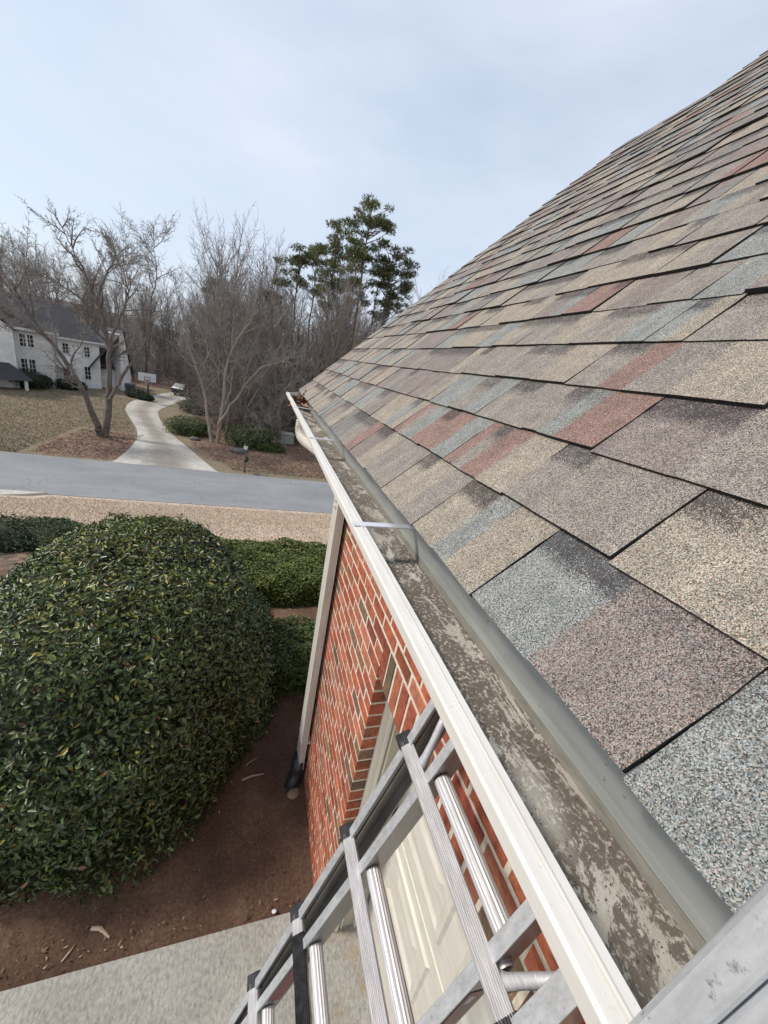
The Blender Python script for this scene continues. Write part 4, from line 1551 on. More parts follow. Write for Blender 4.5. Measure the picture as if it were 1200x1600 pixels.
def branch_from(rng, pts, dirs, L, r, lvl, maxl, out, cfg):
    nb = cfg['nb'][min(lvl, len(cfg['nb']) - 1)]
    nb = max(2, int(round(nb * rng.uniform(0.8, 1.25))))
    s0 = cfg['start'][min(lvl, len(cfg['start']) - 1)]
    n = len(dirs)
    for k in range(nb):
        t = s0 + (1 - s0) * (k + rng.random()) / nb
        f = t * n
        i = min(int(f), n - 1)
        pp = pts[i] + (pts[i + 1] - pts[i]) * (f - i)
        dd = dirs[i]
        ang = math.radians(rng.uniform(*cfg['ang']))
        ref = rng.normal(size=3)
        side = ref - dd * (ref @ dd)
        side /= np.linalg.norm(side)
        nd = dd * math.cos(ang) + side * math.sin(ang)
        ll = L * cfg['ratio'] * rng.uniform(0.7, 1.2) * (1.15 - 0.55 * t)
        rr = max(r * (1 - 0.62 * t) * rng.uniform(0.45, 0.7), cfg['rmin'])
        grow(rng, pp, nd, ll, rr, lvl + 1, maxl, out, cfg)
    # leader continues
    grow(rng, pts[-1], dirs[-1], L * (cfg.get('leader', 0.22) if lvl == 0 else 0.45), max(r * cfg.get('tip', 0.35), cfg['rmin']), lvl + 1, maxl, out, cfg)


def split_segs(segs, lim):
    thick = [s for s in segs if s[4] <= lim]
    thin = [s for s in segs if s[4] > lim]
    return thick, thin


CFG_BG = dict(step=[1.2, 0.9, 0.6, 0.5], wob=[0.05, 0.11, 0.16, 0.2], trop=[0.02, 0.10, 0.10, 0.06], nb=[20, 8, 6, 4], start=[0.26, 0.2, 0.15, 0.1], ang=(24, 58), ratio=0.40, rmin=0.0125, tip=0.22)
CFG_UNDER = dict(step=[0.6, 0.5, 0.4, 0.3], wob=[0.12, 0.18, 0.22, 0.25], trop=[0.03, 0.05, 0.03, 0.02], nb=[8, 6, 5, 3], start=[0.15, 0.15, 0.12, 0.1], ang=(25, 65), ratio=0.55, rmin=0.011, tip=0.3)


def bare_meshes(seed, H, r, cfg, maxl, bark, twig, stems=1):
    rng = np.random.default_rng(seed)
    segs = []
    for k in range(stems):
        d = np.array([rng.normal(0, 0.05 if stems == 1 else 0.3), rng.normal(0, 0.05 if stems == 1 else 0.3), 1.0])
        grow(rng, np.array([rng.normal(0, 0.05 * (stems > 1)), rng.normal(0, 0.05 * (stems > 1)), -0.25]), d / np.linalg.norm(d), H * 0.85, r, 0, maxl, segs, cfg)
    thick, thin = split_segs(segs, 0)
    V, Q = tube_mesh(thick, 7)
    t = np_mesh('trunk', V, Q, M[bark], smooth=True)
    V, Q = tube_mesh(thin, 3)
    c = np_mesh('crown', V, Q, M[twig])
    return t, c


PROTO = {}


def proto(key, *a, **k):
    if key not in PROTO:
        t, c = bare_meshes(*a, **k)
        PROTO[key] = (t.data, c.data)
        for o in (t, c):
            bpy.data.objects.remove(o)
    return PROTO[key]


def place_tree(name, meshes, loc, rz, sc, label, cat, group, lean=(0, 0), szv=1.0):
    root = empty(name, loc, rz)
    root.rotation_euler = (lean[0], lean[1], rz)
    root.scale = (sc, sc, sc * szv)
    tag(root, label, cat, group)
    for nm, me in zip(('trunk', 'crown'), meshes):
        o = bpy.data.objects.new(nm, me)
        COL.objects.link(o)
        o.parent = root
    return root


for i in range(7):
    proto('bg%d' % i, 100 + i, 15.5, 0.17 + 0.02 * (i % 3), CFG_BG, 3, 'bark_grey' if i % 2 else 'bark_brown', 'twig_grey' if i % 2 else 'twig_brown')
for i in range(4):
    proto('un%d' % i, 140 + i, 4.8, 0.055, CFG_UNDER, 3, 'bark_brown', 'twig_brown' if i % 2 else 'twig_grey', stems=3)

WOODS_LABEL = 'tall bare hardwood tree crowded into the brown woods across the road'
rngw = random.Random(77)


def in_woods(x, y):
    # right of the driveway and beyond, left boundary follows the drive
    if y < 47 and x < -7.5 + (47 - y) * 0.42:
        return False
    return True


cnt = 0
spots = []
tries = 0
while len(spots) < 118 and tries < 6000:
    tries += 1
    y = 37 + 46 * rngw.random() ** 1.2
    x = rngw.uniform(-0.16 * y + 1.0, 0.40 * y + 3)
    if not in_woods(x, y):
        continue
    if any((x - a) ** 2 + (y - b) ** 2 < 2.6 for a, b in spots):
        continue
    spots.append((x, y))
for x, y in spots:
    i = rngw.randrange(7)
    # tree tops step down from the pine cluster toward the drive
    h = 0.80 + 0.34 * rngw.random()
    if -0.17 < x / y < 0.0:
        h *= 1.13
    place_tree('bare_tree', PROTO['bg%d' % i], (x, y, FAR), rngw.uniform(0, 6.28), h * 0.98, WOODS_LABEL, 'tree', 'bare trees of the woods across the road',
               (rngw.gauss(0, 0.03), rngw.gauss(0, 0.03)))
for k in range(104):
    t = k / 103
    x = -66 + 66 * t + rngw.uniform(-1.5, 1.5)
    y = (rngw.uniform(70, 84), rngw.uniform(80, 100), rngw.uniform(95, 125))[k % 3]
    place_tree('bare_tree', PROTO['bg%d' % rngw.randrange(7)], (x, y, FAR - 0.3 + float(hill_z(x, y))), rngw.uniform(0, 6.28), rngw.uniform(0.7, 1.0), 'bare tree on the wooded rise behind the white house', 'tree',
               'bare trees behind the white house', (rngw.gauss(0, 0.03), rngw.gauss(0, 0.03)))
# understory saplings
us = 0
while us < 95:
    y = rngw.uniform(35, 66)
    x = rngw.uniform(-0.15 * y + 1.5, 0.36 * y)
    if not in_woods(x, y) or (y < 40 and x > 7) or (y < 38.5 and x < 6):
        continue
    place_tree('bare_sapling', PROTO['un%d' % rngw.randrange(4)], (x, y, FAR), rngw.uniform(0, 6.28), rngw.uniform(0.8, 1.45), 'thin leafless sapling in the undergrowth of the woods', 'sapling', 'saplings under the woods')
    us += 1
for k in range(26):
    x = rngw.uniform(-34, -6)
    y = rngw.uniform(70, 88)
    place_tree('bare_sapling', PROTO['un%d' % rngw.randrange(4)], (x, y, FAR - 0.3 + float(hill_z(x, y))), rngw.uniform(0, 6.28), rngw.uniform(1.0, 1.6), 'thin leafless sapling on the slope behind the white house', 'sapling', 'saplings behind the white house')


def brush():
    """low tangled brush on the woods floor, nobody could count it"""
    rng = np.random.default_rng(9)
    segs = []
    while len(segs) < 15000:
        y = rng.uniform(38, 95)
        x = rng.uniform(-0.2 * y - (14 if y > 66 else 0), 0.42 * y)
        if not in_woods(x, y) and y < 66:
            continue
        if y < 66 and x < -7.6:
            continue
        p = np.array([x, y, FAR - (0.3 if y > 71 else 0) + (float(hill_z(x, y)) if y > 71 else 0)])
        d = unit(np.array([rng.normal(0, 0.5), rng.normal(0, 0.5), 1.0]))
        L = rng.uniform(0.6, 2.4)
        q = p + d * L * 0.5
        e = q + unit(d + rng.normal(0, 0.4, 3)) * L * 0.5
        segs.append((p, q, 0.016, 0.012, 0))
        segs.append((q, e, 0.012, 0.006, 0))
        segs.append((q, q + unit(d + rng.normal(0, 0.7, 3)) * L * 0.4, 0.010, 0.005, 0))
    V, Q = tube_mesh(segs, 3)
    o = np_mesh('woods_brush', V, Q, M['twig_brown'])
    tag(o, 'tangle of bare brown brush covering the floor of the woods', 'brush', kind='stuff')


brush()


def path_tree(name, base, paths, yd, label, bark, twig, seed, r0, cfg, maxl=4, jitter=1.2):
    """tree whose main limbs follow given points; base on the ground, limbs spread in depth as well"""
    rng = np.random.default_rng(seed)
    segs = []
    stems = []
    for k, (pts, ra, rb, dy) in enumerate(paths):
        n_before = len(segs)
        W = []
        for i, (px, py) in enumerate(pts):
            t = i / (len(pts) - 1)
            W.append(at_y(px, py, yd + dy * t))
        # resample smoothly
        W = np.array(W)
        Pn = np.vstack([2 * W[0] - W[1], W, 2 * W[-1] - W[-2]])
        out = []
        for i in range(1, len(Pn) - 2):
            a, b, c, d = Pn[i - 1:i + 3]
            for t in np.linspace(0, 1, 4, endpoint=False):
                out.append(0.5 * ((2 * b) + (c - a) * t + (2 * a - 5 * b + 4 * c - d) * t * t + (3 * b - a - 3 * c + d) * t ** 3))
        out.append(Pn[-2])
        out = np.array(out)
        out[1:-1] += rng.normal(0, 0.03, out[1:-1].shape)
        n = len(out) - 1
        dirs = []
        for i in range(n):
            fa, fb = i / n, (i + 1) / n
            segs.append((out[i], out[i + 1], rb * 0.55 + (ra - rb * 0.55) * (1 - fa) ** 1.35, rb * 0.55 + (ra - rb * 0.55) * (1 - fb) ** 1.35, 0))
            dirs.append(unit(out[i + 1] - out[i]))
        stems.append(segs[n_before:])
        L = np.sum(np.linalg.norm(np.diff(out, axis=0), axis=1))
        branch_from(rng, list(out), dirs, min(L, 7.2), ra * 0.75, 0, maxl, segs, cfg)
    bp = np.array(base)
    root = empty(name, tuple(bp))
    tag(root, label, 'tree')
    thick, thin = split_segs(segs, 0)
    for st in stems:
        V, Q = tube_mesh(st, 8)
        np_mesh('trunk', V - bp, Q, M[bark], root, smooth=True)
    l1 = [s for s in thin if s[4] == 1]
    V, Q = tube_mesh(l1, 5)
    tag(np_mesh('limb', V - bp, Q, M[bark], root, smooth=True), kind='stuff')
    V, Q = tube_mesh([s for s in thin if s[4] > 1], 3)
    np_mesh('crown', V - bp, Q, M[twig], root)
    return root


CFG_A = dict(step=[0.9, 0.6, 0.45, 0.35], wob=[0.08, 0.15, 0.2, 0.24], trop=[0.0, 0.05, 0.06, 0.03], nb=[14, 8, 7, 4], start=[0.32, 0.15, 0.12, 0.1], ang=(25, 60), ratio=0.40, rmin=0.009, tip=0.2, leader=0.14)
bA = at_z(161, 681, FAR)
path_tree('forked_tree', (bA[0], bA[1], FAR), [
    ([(157, 684), (152, 665), (133, 617), (100, 560), (65, 515), (30, 465), (3, 425)], 0.27, 0.06, -3.0),
    ([(164, 684), (168, 650), (170, 610), (170, 560), (167, 520), (150, 470), (130, 420), (112, 385), (95, 352)], 0.28, 0.03, 1.5),
    ([(171, 625), (190, 590), (213, 557), (233, 517), (237, 467), (245, 433), (242, 397), (240, 372)], 0.13, 0.02, 2.0),
    ([(170, 560), (178, 520), (195, 480), (200, 455), (190, 430), (196, 400)], 0.12, 0.02, -1.5),
    ([(167, 525), (140, 480), (110, 455), (70, 430), (30, 392)], 0.11, 0.02, -1.0),
    ([(75, 530), (40, 505), (15, 492), (-20, 470)], 0.10, 0.02, -2.5),
    ([(150, 470), (165, 430), (180, 400), (175, 380)], 0.10, 0.03, 0.8)],
    bA[1], 'large forked bare tree with two trunks on the lawn before the white house', 'bark_brown', 'twig_grey', 5, 0.3, CFG_A)
bB = at_z(335, 692, FAR)
CFG_B = dict(CFG_A, nb=[9, 7, 6, 4], ratio=0.46)
path_tree('spreading_tree', (bB[0], bB[1], FAR), [
    ([(331, 695), (325, 655), (316, 599), (295, 542), (285, 490), (275, 450)], 0.17, 0.04, 1.0),
    ([(339, 695), (349, 629), (353, 580), (366, 539), (389, 505), (400, 470)], 0.17, 0.04, -1.0),
    ([(340, 680), (346, 655), (377, 610), (407, 576), (449, 565), (462, 582)], 0.13, 0.03, -1.5),
    ([(350, 640), (360, 600), (330, 560), (322, 520), (330, 480)], 0.10, 0.03, 1.2)],
    bB[1], 'bare multi-stemmed tree with pale bark rising from the mulch by the driveway', 'bark_pale', 'twig_grey', 6, 0.2, CFG_B)


def pine(seed, top_px, yd, crown, label, dark=1.0, trunk_r=0.20):
    """crown: list of (px,py,rx_px,ry_px) clump groups seen in the photograph, given real depth"""
    rng = np.random.default_rng(seed)
    tp = at_y(top_px[0], top_px[1], yd)
    bp = np.array([tp[0] + rng.normal(0, 0.3), yd, FAR])
    root = empty('pine_tree', tuple(bp))
    tag(root, label, 'pine tree')
    H = tp[2] - FAR
    segs = []
    n = 14
    ax = [np.array([0, 0, -0.2])]
    for i in range(1, n + 1):
        t = i / n
        ax.append(np.array([(tp[0] - bp[0]) * t + rng.normal(0, 0.06), rng.normal(0, 0.06), H * t * 0.985]))
    for i in range(n):
        segs.append((ax[i], ax[i + 1], trunk_r * (1 - 0.8 * i / n), trunk_r * (1 - 0.8 * (i + 1) / n), 0))
    V, Q = tube_mesh(segs, 8)
    np_mesh('trunk', V, Q, M['bark_pine'], root, smooth=True)
    # clumps
    cl, br = [], []
    for (px, py, rx, ry) in crown:
        c = at_y(px, py, yd) - bp
        sx = rx / FPX * yd * 1.12
        sz = ry / FPX * yd * 1.12
        nn = max(5, int(sx * sz * 3.0))
        for _ in range(nn):
            v = rng.normal(size=3)
            v /= np.linalg.norm(v)
            v *= rng.random() ** 0.4
            q = c + v * np.array([sx, sx * 0.9, sz])
            cl.append((q, rng.uniform(0.38, 0.74)))
            # limb from trunk up to the clump
            h = np.clip(q[2] - rng.uniform(0.4, 1.5), H * 0.3, H * 0.97)
            f = h / H * n
            i = min(int(f), n - 1)
            a = ax[i] + (ax[i + 1] - ax[i]) * (f - i)
            mid = (a + q) / 2 + np.array([0, 0, rng.uniform(-0.3, 0.1)])
            br.append((a, mid, 0.055, 0.035, 1))
            br.append((mid, q, 0.035, 0.014, 1))
    for _ in range(10):
        h = rng.uniform(0.35, 0.7) * H
        i = min(int(h / H * n), n - 1)
        a = ax[i]
        dv = unit(np.array([rng.normal(), rng.normal(), 0.2]))
        br.append((a, a + dv * rng.uniform(0.8, 2.0), 0.035, 0.008, 1))
    V, Q = tube_mesh(br, 4)
    tag(np_mesh('limb', V, Q, M['bark_pine'], root), kind='stuff')
    # needle tufts
    T, D = [], []
    for q, r in cl:
        k = int(70 * (r / 0.6) ** 2)
        v = unit(rng.normal(size=(k, 3)))
        T.append(q + v * (rng.random((k, 1)) ** 0.5) * r * np.array([1.2, 1.2, 0.46]))
        D.append(unit(v + np.array([0, 0, 0.5])))
    T = np.concatenate(T)
    D = np.concatenate(D)
    m = len(T)
    K = 5
    A = unit(np.repeat(D, K, 0) * 0.8 + rng.normal(0, 0.6, (m * K, 3)))
    S = unit(np.cross(A, rng.normal(size=(m * K, 3))))
    L = rng.uniform(0.18, 0.36, (m * K, 1))
    B = np.repeat(T, K, 0)
    w = 0.030
    V = np.stack([B - S * w, B + S * w, B + A * L], 1).reshape(-1, 3)
    Q = np.arange(m * K * 3).reshape(-1, 3)
    base = np.array([(0.105, 0.130, 0.040), (0.140, 0.160, 0.046), (0.075, 0.100, 0.036), (0.175, 0.180, 0.055)])
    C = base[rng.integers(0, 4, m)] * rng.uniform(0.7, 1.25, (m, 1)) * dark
    C = np.repeat(np.repeat(C, K, 0), 3, 0)
    o = np_mesh('crown', V, Q, M['leaf_matte'], root, C)
    tag(o, kind='stuff')


pine(61, (583, 312), 46, [(580, 326, 28, 9), (584, 338, 36, 9), (556, 350, 18, 8), (608, 354, 14, 8), (590, 348, 18, 9), (572, 380, 16, 9), (556, 400, 12, 8)], 'tallest pine with an open rounded crown above the roof edge', 1.0, 0.24)
pine(62, (530, 348), 44, [(530, 362, 22, 12), (518, 385, 26, 14), (540, 395, 22, 16), (512, 410, 22, 12), (525, 435, 24, 14), (508, 452, 16, 10), (545, 420, 18, 12), (536, 462, 20, 10), (504, 474, 14, 7), (550, 446, 14, 9)], 'bushy olive green pine beside the tallest pine', 1.05)
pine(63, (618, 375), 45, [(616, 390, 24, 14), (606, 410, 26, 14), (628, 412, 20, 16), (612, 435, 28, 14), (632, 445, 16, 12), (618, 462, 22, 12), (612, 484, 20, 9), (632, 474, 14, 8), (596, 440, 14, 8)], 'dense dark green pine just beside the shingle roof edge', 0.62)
pine(64, (470, 388), 48, [(468, 398, 22, 8), (455, 410, 18, 8), (482, 412, 16, 9), (462, 432, 18, 9), (440, 440, 14, 8)], 'thin-crowned pine standing apart from the cluster over bare treetops', 0.9, 0.16)
pine(65, (500, 378), 50, [(498, 390, 16, 10), (490, 412, 15, 9), (504, 440, 15, 10), (486, 450, 12, 8)], 'slender pine half hidden behind the bushy olive pine', 0.85, 0.16)
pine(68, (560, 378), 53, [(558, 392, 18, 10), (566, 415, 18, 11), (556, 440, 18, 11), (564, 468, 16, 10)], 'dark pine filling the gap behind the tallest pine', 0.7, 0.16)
pine(69, (598, 395), 51, [(594, 410, 14, 9), (598, 436, 18, 10), (600, 462, 20, 11), (594, 492, 16, 9)], 'dark pine low against the roof edge under the tallest pine', 0.6, 0.16)
pine(66, (338, 432), 66, [(338, 440, 9, 5), (333, 452, 9, 5)], 'small pine lost among bare trees by the driveway', 0.75, 0.14)
pine(67, (425, 455), 52, [(424, 462, 14, 7), (432, 472, 12, 7)], 'short pine tip showing over the brown woods', 0.7, 0.13)

# pale broken snag in front of the pines
sp = at_y(553, 540, 40)
root = empty('dead_snag', (sp[0], 40, FAR))
tag(root, 'pale dead tree snag standing before the pines', 'dead tree')
zt_ = at_y(553, 468, 40)[2] - FAR
MB().tube([(0, 0, -0.2), (0.05, 0, 3), (-0.05, 0.05, 6), (0.04, 0, zt_ * 0.8), (0.02, 0, zt_)], [0.16, 0.15, 0.13, 0.12, 0.08], 8).build('trunk', M['bark_pale'], root, smooth=True)
MB().tube([(0, 0, zt_ * 0.7), (0.35, 0.1, zt_ * 0.78)], [0.05, 0.02], 6).build('branch_stub', M['bark_pale'], root)

# shrubs across the road
JUN = [(0.082, 0.112, 0.030), (0.110, 0.138, 0.040), (0.062, 0.088, 0.028)]
DK = [(0.036, 0.050, 0.028), (0.048, 0.064, 0.034), (0.028, 0.040, 0.024)]
for i, (px, py, w, h, pal, lab) in enumerate((
        (296, 682, 2.0, 1.5, JUN, 'spreading green juniper beside the curving driveway'),
        (392, 704, 2.5, 2.0, JUN, 'wide green juniper near the lamp post mailbox'),
        (422, 706, 1.1, 0.75, JUN, 'small low juniper between the wide juniper and the utility box'),
        (430, 676, 2.9, 2.1, DK, 'large dark evergreen shrub behind the utility box'),
        (362, 672, 1.8, 1.5, DK, 'dark shrub behind the pale multi-stemmed tree'),
        (310, 648, 1.9, 1.9, DK, 'dark shrub at the inside bend of the driveway'),
        (398, 668, 2.0, 1.7, DK, 'dark evergreen shrub between two larger dark shrubs'))):
    p = at_z(px, py, FAR)
    shrub('spreading_shrub', (p[0], p[1] + w * 0.5, FAR + h * 0.42), (w, w * 0.8, h * 0.58), 5200, 0.13, pal, 200 + i, lab, 'shrub', 2.0, FAR - 0.05, mat='leaf_matte', amp=0.2, yellow=0.0, depth=0.3, core=0.72, up=0.5)

# ------------------------------------------------------------------ white house across the road
FA = at_z(30, 603, FAR)
FB = np.array([-18.6, 55.4, FAR])
ux = unit((FB - FA)[:2])
HA = math.atan2(ux[1], ux[0])


def build_white_house():
    root = empty('white_house', (FA[0], FA[1], FAR), HA)
    tag(root, 'white painted brick two-storey house with dark steep roofs behind the forked tree', 'house')
    ca, sa = math.cos(-HA), math.sin(-HA)
    Nf = np.array([-math.sin(HA), math.cos(HA)])

    def loc(px, py, off=0.0):
        """pixel -> (u, z) on the facade plane shifted back by off"""
        d = ray(px, py)
        o2 = FA[:2] + Nf * off
        t = (o2 @ Nf) / (d[:2] @ Nf)
        p = d * t
        rel = p[:2] - FA[:2]
        return rel[0] * math.cos(HA) + rel[1] * math.sin(HA), p[2] - FAR

    W, Rf, Tr = M['white_wall'], M['slate'], M['white_trim']

    def window(x0, x1, z0, z1, y, cols=2, rows=3, units=1):
        f = MB()
        f.box(x0 - 0.10, x1 + 0.10, y - 0.06, y + 0.02, z0 - 0.12, z0)
        f.box(x0 - 0.10, x1 + 0.10, y - 0.05, y + 0.02, z1, z1 + 0.10)
        f.box(x0 - 0.10, x0, y - 0.05, y + 0.02, z0, z1)
        f.box(x1, x1 + 0.10, y - 0.05, y + 0.02, z0, z1)
        uw = (x1 - x0) / units
        for u in range(1, units):
            f.box(x0 + uw * u - 0.09, x0 + uw * u + 0.09, y - 0.05, y + 0.02, z0, z1)
        for u in range(units):
            for c in range(1, cols):
                xx = x0 + uw * u + uw * c / cols
                f.box(xx - 0.02, xx + 0.02, y - 0.035, y + 0.01, z0, z1)
        for r in range(1, rows):
            zz = z0 + (z1 - z0) * r / rows
            f.box(x0, x1, y - 0.033, y + 0.011, zz - 0.02, zz + 0.02)
        wo = f.build('window', Tr, root)
        MB().box(x0, x1, y - 0.02, y + 0.004, z0, z1).build('pane', M['dark_glass'], wo)

    # main block
    xr = loc(84, 560)[0]
    xl = -9.0
    ze = loc(60, 517)[1]
    wall = MB().box(xl, xr, 0, 9.5, -0.3, ze).build('wall', W, root)
    b = MB()

    def hip(b, x0, x1, y0, y1, z0, hgt, ov=0.45):
        x0 -= ov; x1 += ov; y0 -= ov; y1 += ov
        d = min((x1 - x0), (y1 - y0)) / 2
        if (x1 - x0) > (y1 - y0):
            r0, r1 = (x0 + d * 0.75, (y0 + y1) / 2), (x1 - d * 0.75, (y0 + y1) / 2)
        else:
            r0, r1 = ((x0 + x1) / 2, y0 + d * 0.75), ((x0 + x1) / 2, y1 - d * 0.75)
        zt = z0 + hgt
        vs = [(x0, y0, z0), (x1, y0, z0), (x1, y1, z0), (x0, y1, z0), (r0[0], r0[1], zt), (r1[0], r1[1], zt)]
        if (x1 - x0) > (y1 - y0):
            fs = [(0, 1, 5, 4), (1, 2, 5), (2, 3, 4, 5), (3, 0, 4), (3, 2, 1, 0)]
        else:
            fs = [(0, 1, 4), (1, 2, 5, 4), (2, 3, 5), (3, 0, 4, 5), (3, 2, 1, 0)]
        b.add(vs, fs)

    hip(b, xl, xr, 0, 9.5, ze, 3.9)
    roof = b.build('roof', Rf, root)
    MB().box(xl - 0.47, xr + 0.47, -0.50, -0.40, ze - 0.14, ze + 0.05).build('gutter', Tr, root)
    a, c = loc(29, 521), loc(53, 543)
    window(a[0], c[0], c[1], a[1], 0, 2, 3, 2)
    a, c = loc(32, 560), loc(57, 583)
    window(a[0], c[0], c[1], a[1], 0, 2, 3, 2)
    # left front gable with its dark roof edge
    gx0, gx1 = -6.6, loc(16, 540)[0] - 0.1
    MB().box(gx0, gx1, -1.5, 0.4, -0.3, ze - 0.2).build('wall', W, root)
    gm = (gx0 + gx1) / 2
    g = MB()
    g.add([(gx0 - .3, -1.8, ze - .3), (gm, -1.8, ze + 3.0), (gx1 + .3, -1.8, ze - .3), (gx0 - .3, 4, ze - .3), (gm, 4, ze + 3.0), (gx1 + .3, 4, ze - .3)], [(0, 1, 4, 3), (1, 2, 5, 4)])
    g.build('roof', Rf, root)
    MB().add([(gx0, -1.5, ze - .2), (gx1, -1.5, ze - .2), (gm, -1.5, ze + 2.75), (gx0, -1.4, ze - .2), (gx1, -1.4, ze - .2), (gm, -1.4, ze + 2.75)],
             [(0, 1, 2), (5, 4, 3), (0, 3, 4, 1), (1, 4, 5, 2), (2, 5, 3, 0)]).build('gable', W, root)
    window(gm - 0.8, gm + 0.8, 3.4, 5.0, -1.5)
    # porch roof at the left edge
    pz = loc(12, 572)[1]
    MB().add([(-6.6, -3.2, pz - 0.9), (gx1 + 0.6, -3.2, pz - 0.9), (gx1 + 0.9, -1.5, pz - 0.7), (-6.6, -1.5, pz + .5), (gx1 - 0.6, -1.5, pz + .5), (-6.6, -1.5, pz - .9)], [(0, 1, 4, 3), (1, 2, 4), (0, 3, 5)]).build('porch_roof', Rf, root)
    for xx in (-5.6, gx1 + 0.1):
        MB().box(xx - .12, xx + .12, -3.05, -2.81, -0.3, pz - 0.9).build('porch_post', Tr, root)
    # recessed middle block
    off = 1.6
    x1 = loc(156, 560, off)[0]
    ze2 = loc(120, 531, off)[1]
    MB().box(xr + 0.02, x1, off, 9.0, -0.3, ze2).build('wall', W, root)
    b = MB()
    b.add([(xr - 1.5, off - 0.4, ze2), (x1 + 0.4, off - 0.4, ze2), (x1 + 0.4, 9.3, ze2), (xr - 1.5, 9.3, ze2), (xr - 1.5, 5.2, ze2 + 3.3), (x1 - 1.6, 5.2, ze2 + 3.3)], [(0, 1, 5, 4), (1, 2, 5), (2, 3, 4, 5), (0, 3, 2, 1)])
    b.build('roof', Rf, root)
    MB().box(xr + 0.05, x1 + 0.42, off - 0.45, off - 0.36, ze2 - 0.13, ze2 + 0.04).build('gutter', Tr, root)
    for (pa, pb, rows) in (((97, 536), (107, 552), 3), ((131, 542), (140, 558), 3), ((132, 573), (142, 593), 3)):
        a, c = loc(*pa, off), loc(*pb, off)
        window(a[0], c[0], c[1], a[1], off, 2, rows, 1)
    a, c = loc(98, 575, off), loc(110, 600, off)
    door = MB().box(a[0], c[0], off - 0.05, off + 0.02, 0.0, a[1]).build('door', M['bin_blue'], root)
    MB().box(a[0] - 0.15, a[0], off - 0.08, off + 0.02, 0, a[1] + 0.2).box(c[0], c[0] + 0.15, off - 0.08, off + 0.02, 0, a[1] + 0.2).build('frame', Tr, door)
    b = MB()
    hx = (a[0] + c[0]) / 2
    b.prism([(math.cos(t) * 0.95, math.sin(t) * 0.5) for t in np.linspace(0, math.pi, 9)], [(lambda p, q, y=y: (hx + p, y, a[1] + 0.15 + q)) for y in (off - 0.9, off)])
    b.build('door_hood', Tr, root)
    # right wing with a tall dark roof and its white gable end
    off3 = 3.0
    w0, w1 = x1 + 0.02, loc(203, 600, off3)[0]
    ze3 = loc(175, 577, off3)[1]
    MB().box(w0, w1, off3, 12.0, -0.3, ze3).build('wall', W, root)
    pk = loc(192, 520, off3)
    zpk = pk[1]
    ym = 7.5
    g = MB()
    g.add([(w0 - 1.2, off3 - 0.4, ze3), (w1 + 0.3, off3 - 0.4, ze3), (w1 + 0.3, ym, zpk), (w0 - 1.2, ym, zpk), (w1 + 0.3, 12.4, ze3), (w0 - 1.2, 12.4, ze3)], [(0, 1, 2, 3), (3, 2, 4, 5)])
    g.build('roof', Rf, root)
    MB().add([(w1, off3, ze3), (w1, 12, ze3), (w1, ym, zpk - 0.1), (w1 - 0.1, off3, ze3), (w1 - 0.1, 12, ze3), (w1 - 0.1, ym, zpk - 0.1)], [(0, 1, 2), (5, 4, 3), (0, 2, 5, 3), (2, 1, 4, 5)]).build('gable', W, root)
    # steep front gable at the end of the wing
    gx = w1 + 0.05
    g0 = loc(189, 578, 1.2)
    g1 = loc(204, 582, 1.2)
    gp = loc(192, 518, 1.2)
    MB().add([(g0[0], 1.2, -0.3), (g1[0], 1.2, -0.3), (g1[0], 1.2, g1[1]), (gp[0], 1.2, gp[1]), (g0[0], 1.2, gp[1] * 0.95), (g0[0], 6, -0.3), (g1[0], 6, -0.3), (g1[0], 6, g1[1]), (gp[0], 6, gp[1]), (g0[0], 6, gp[1] * 0.95)],
             [(0, 1, 2, 3, 4), (9, 8, 7, 6, 5), (1, 6, 7, 2), (2, 7, 8, 3), (0, 4, 9, 5)]).build('gable', W, root)
    MB().add([(gp[0] + 0.03, 1.0, gp[1] + 0.1), (g1[0] + 0.25, 1.0, g1[1] - 0.2), (g1[0] + 0.25, 6, g1[1] - 0.2), (gp[0] + 0.03, 6, gp[1] + 0.1), (g0[0] - 3.4, 1.0, ze3 + 0.1), (g0[0] - 3.4, 6, ze3 + 0.1)], [(0, 1, 2, 3), (4, 0, 3, 5)]).build('roof', Rf, root)
    MB().box(x1 - 0.4, x1 + 0.9, off3 - 1.2, off3, ze3 + 0.3, ze3 + 0.5).build('pent_roof', Rf, root)
    # chimney behind
    MB().box(-3.6, -2.6, 5, 6, ze + 2, ze + 5.0).build('chimney', W, root)


build_white_house()

for i, (px, py, w, h, lab) in enumerate(((32, 606, 2.1, 1.9, 'large dark foundation shrub under the double window of the white house'), (64, 606, 0.95, 1.3, 'small round foundation shrub at the corner of the white house'),
                                         (103, 609, 1.5, 1.15, 'low foundation shrub beside the door of the white house'), (120, 610, 0.9, 0.9, 'small foundation shrub under the narrow lower window'),
                                         (7, 604, 1.1, 1.4, 'dark foundation shrub beside the porch of the white house'),
                                         (212, 622, 1.2, 0.9, 'dark rounded shrub at the end of the white house by the driveway'), (226, 626, 0.9, 0.75, 'small dark shrub at the foot of the basketball hoop'))):
    p = at_z(px, py, FAR)
    shrub('foundation_shrub', (p[0], p[1] + w * 0.4, FAR + h * 0.45), (w, w * 0.7, h * 0.55), 2600, 0.15, DK, 300 + i, lab, 'shrub', 2.2, FAR - 0.05, mat='leaf_matte', amp=0.12, yellow=0.0, depth=0.3, core=0.75)


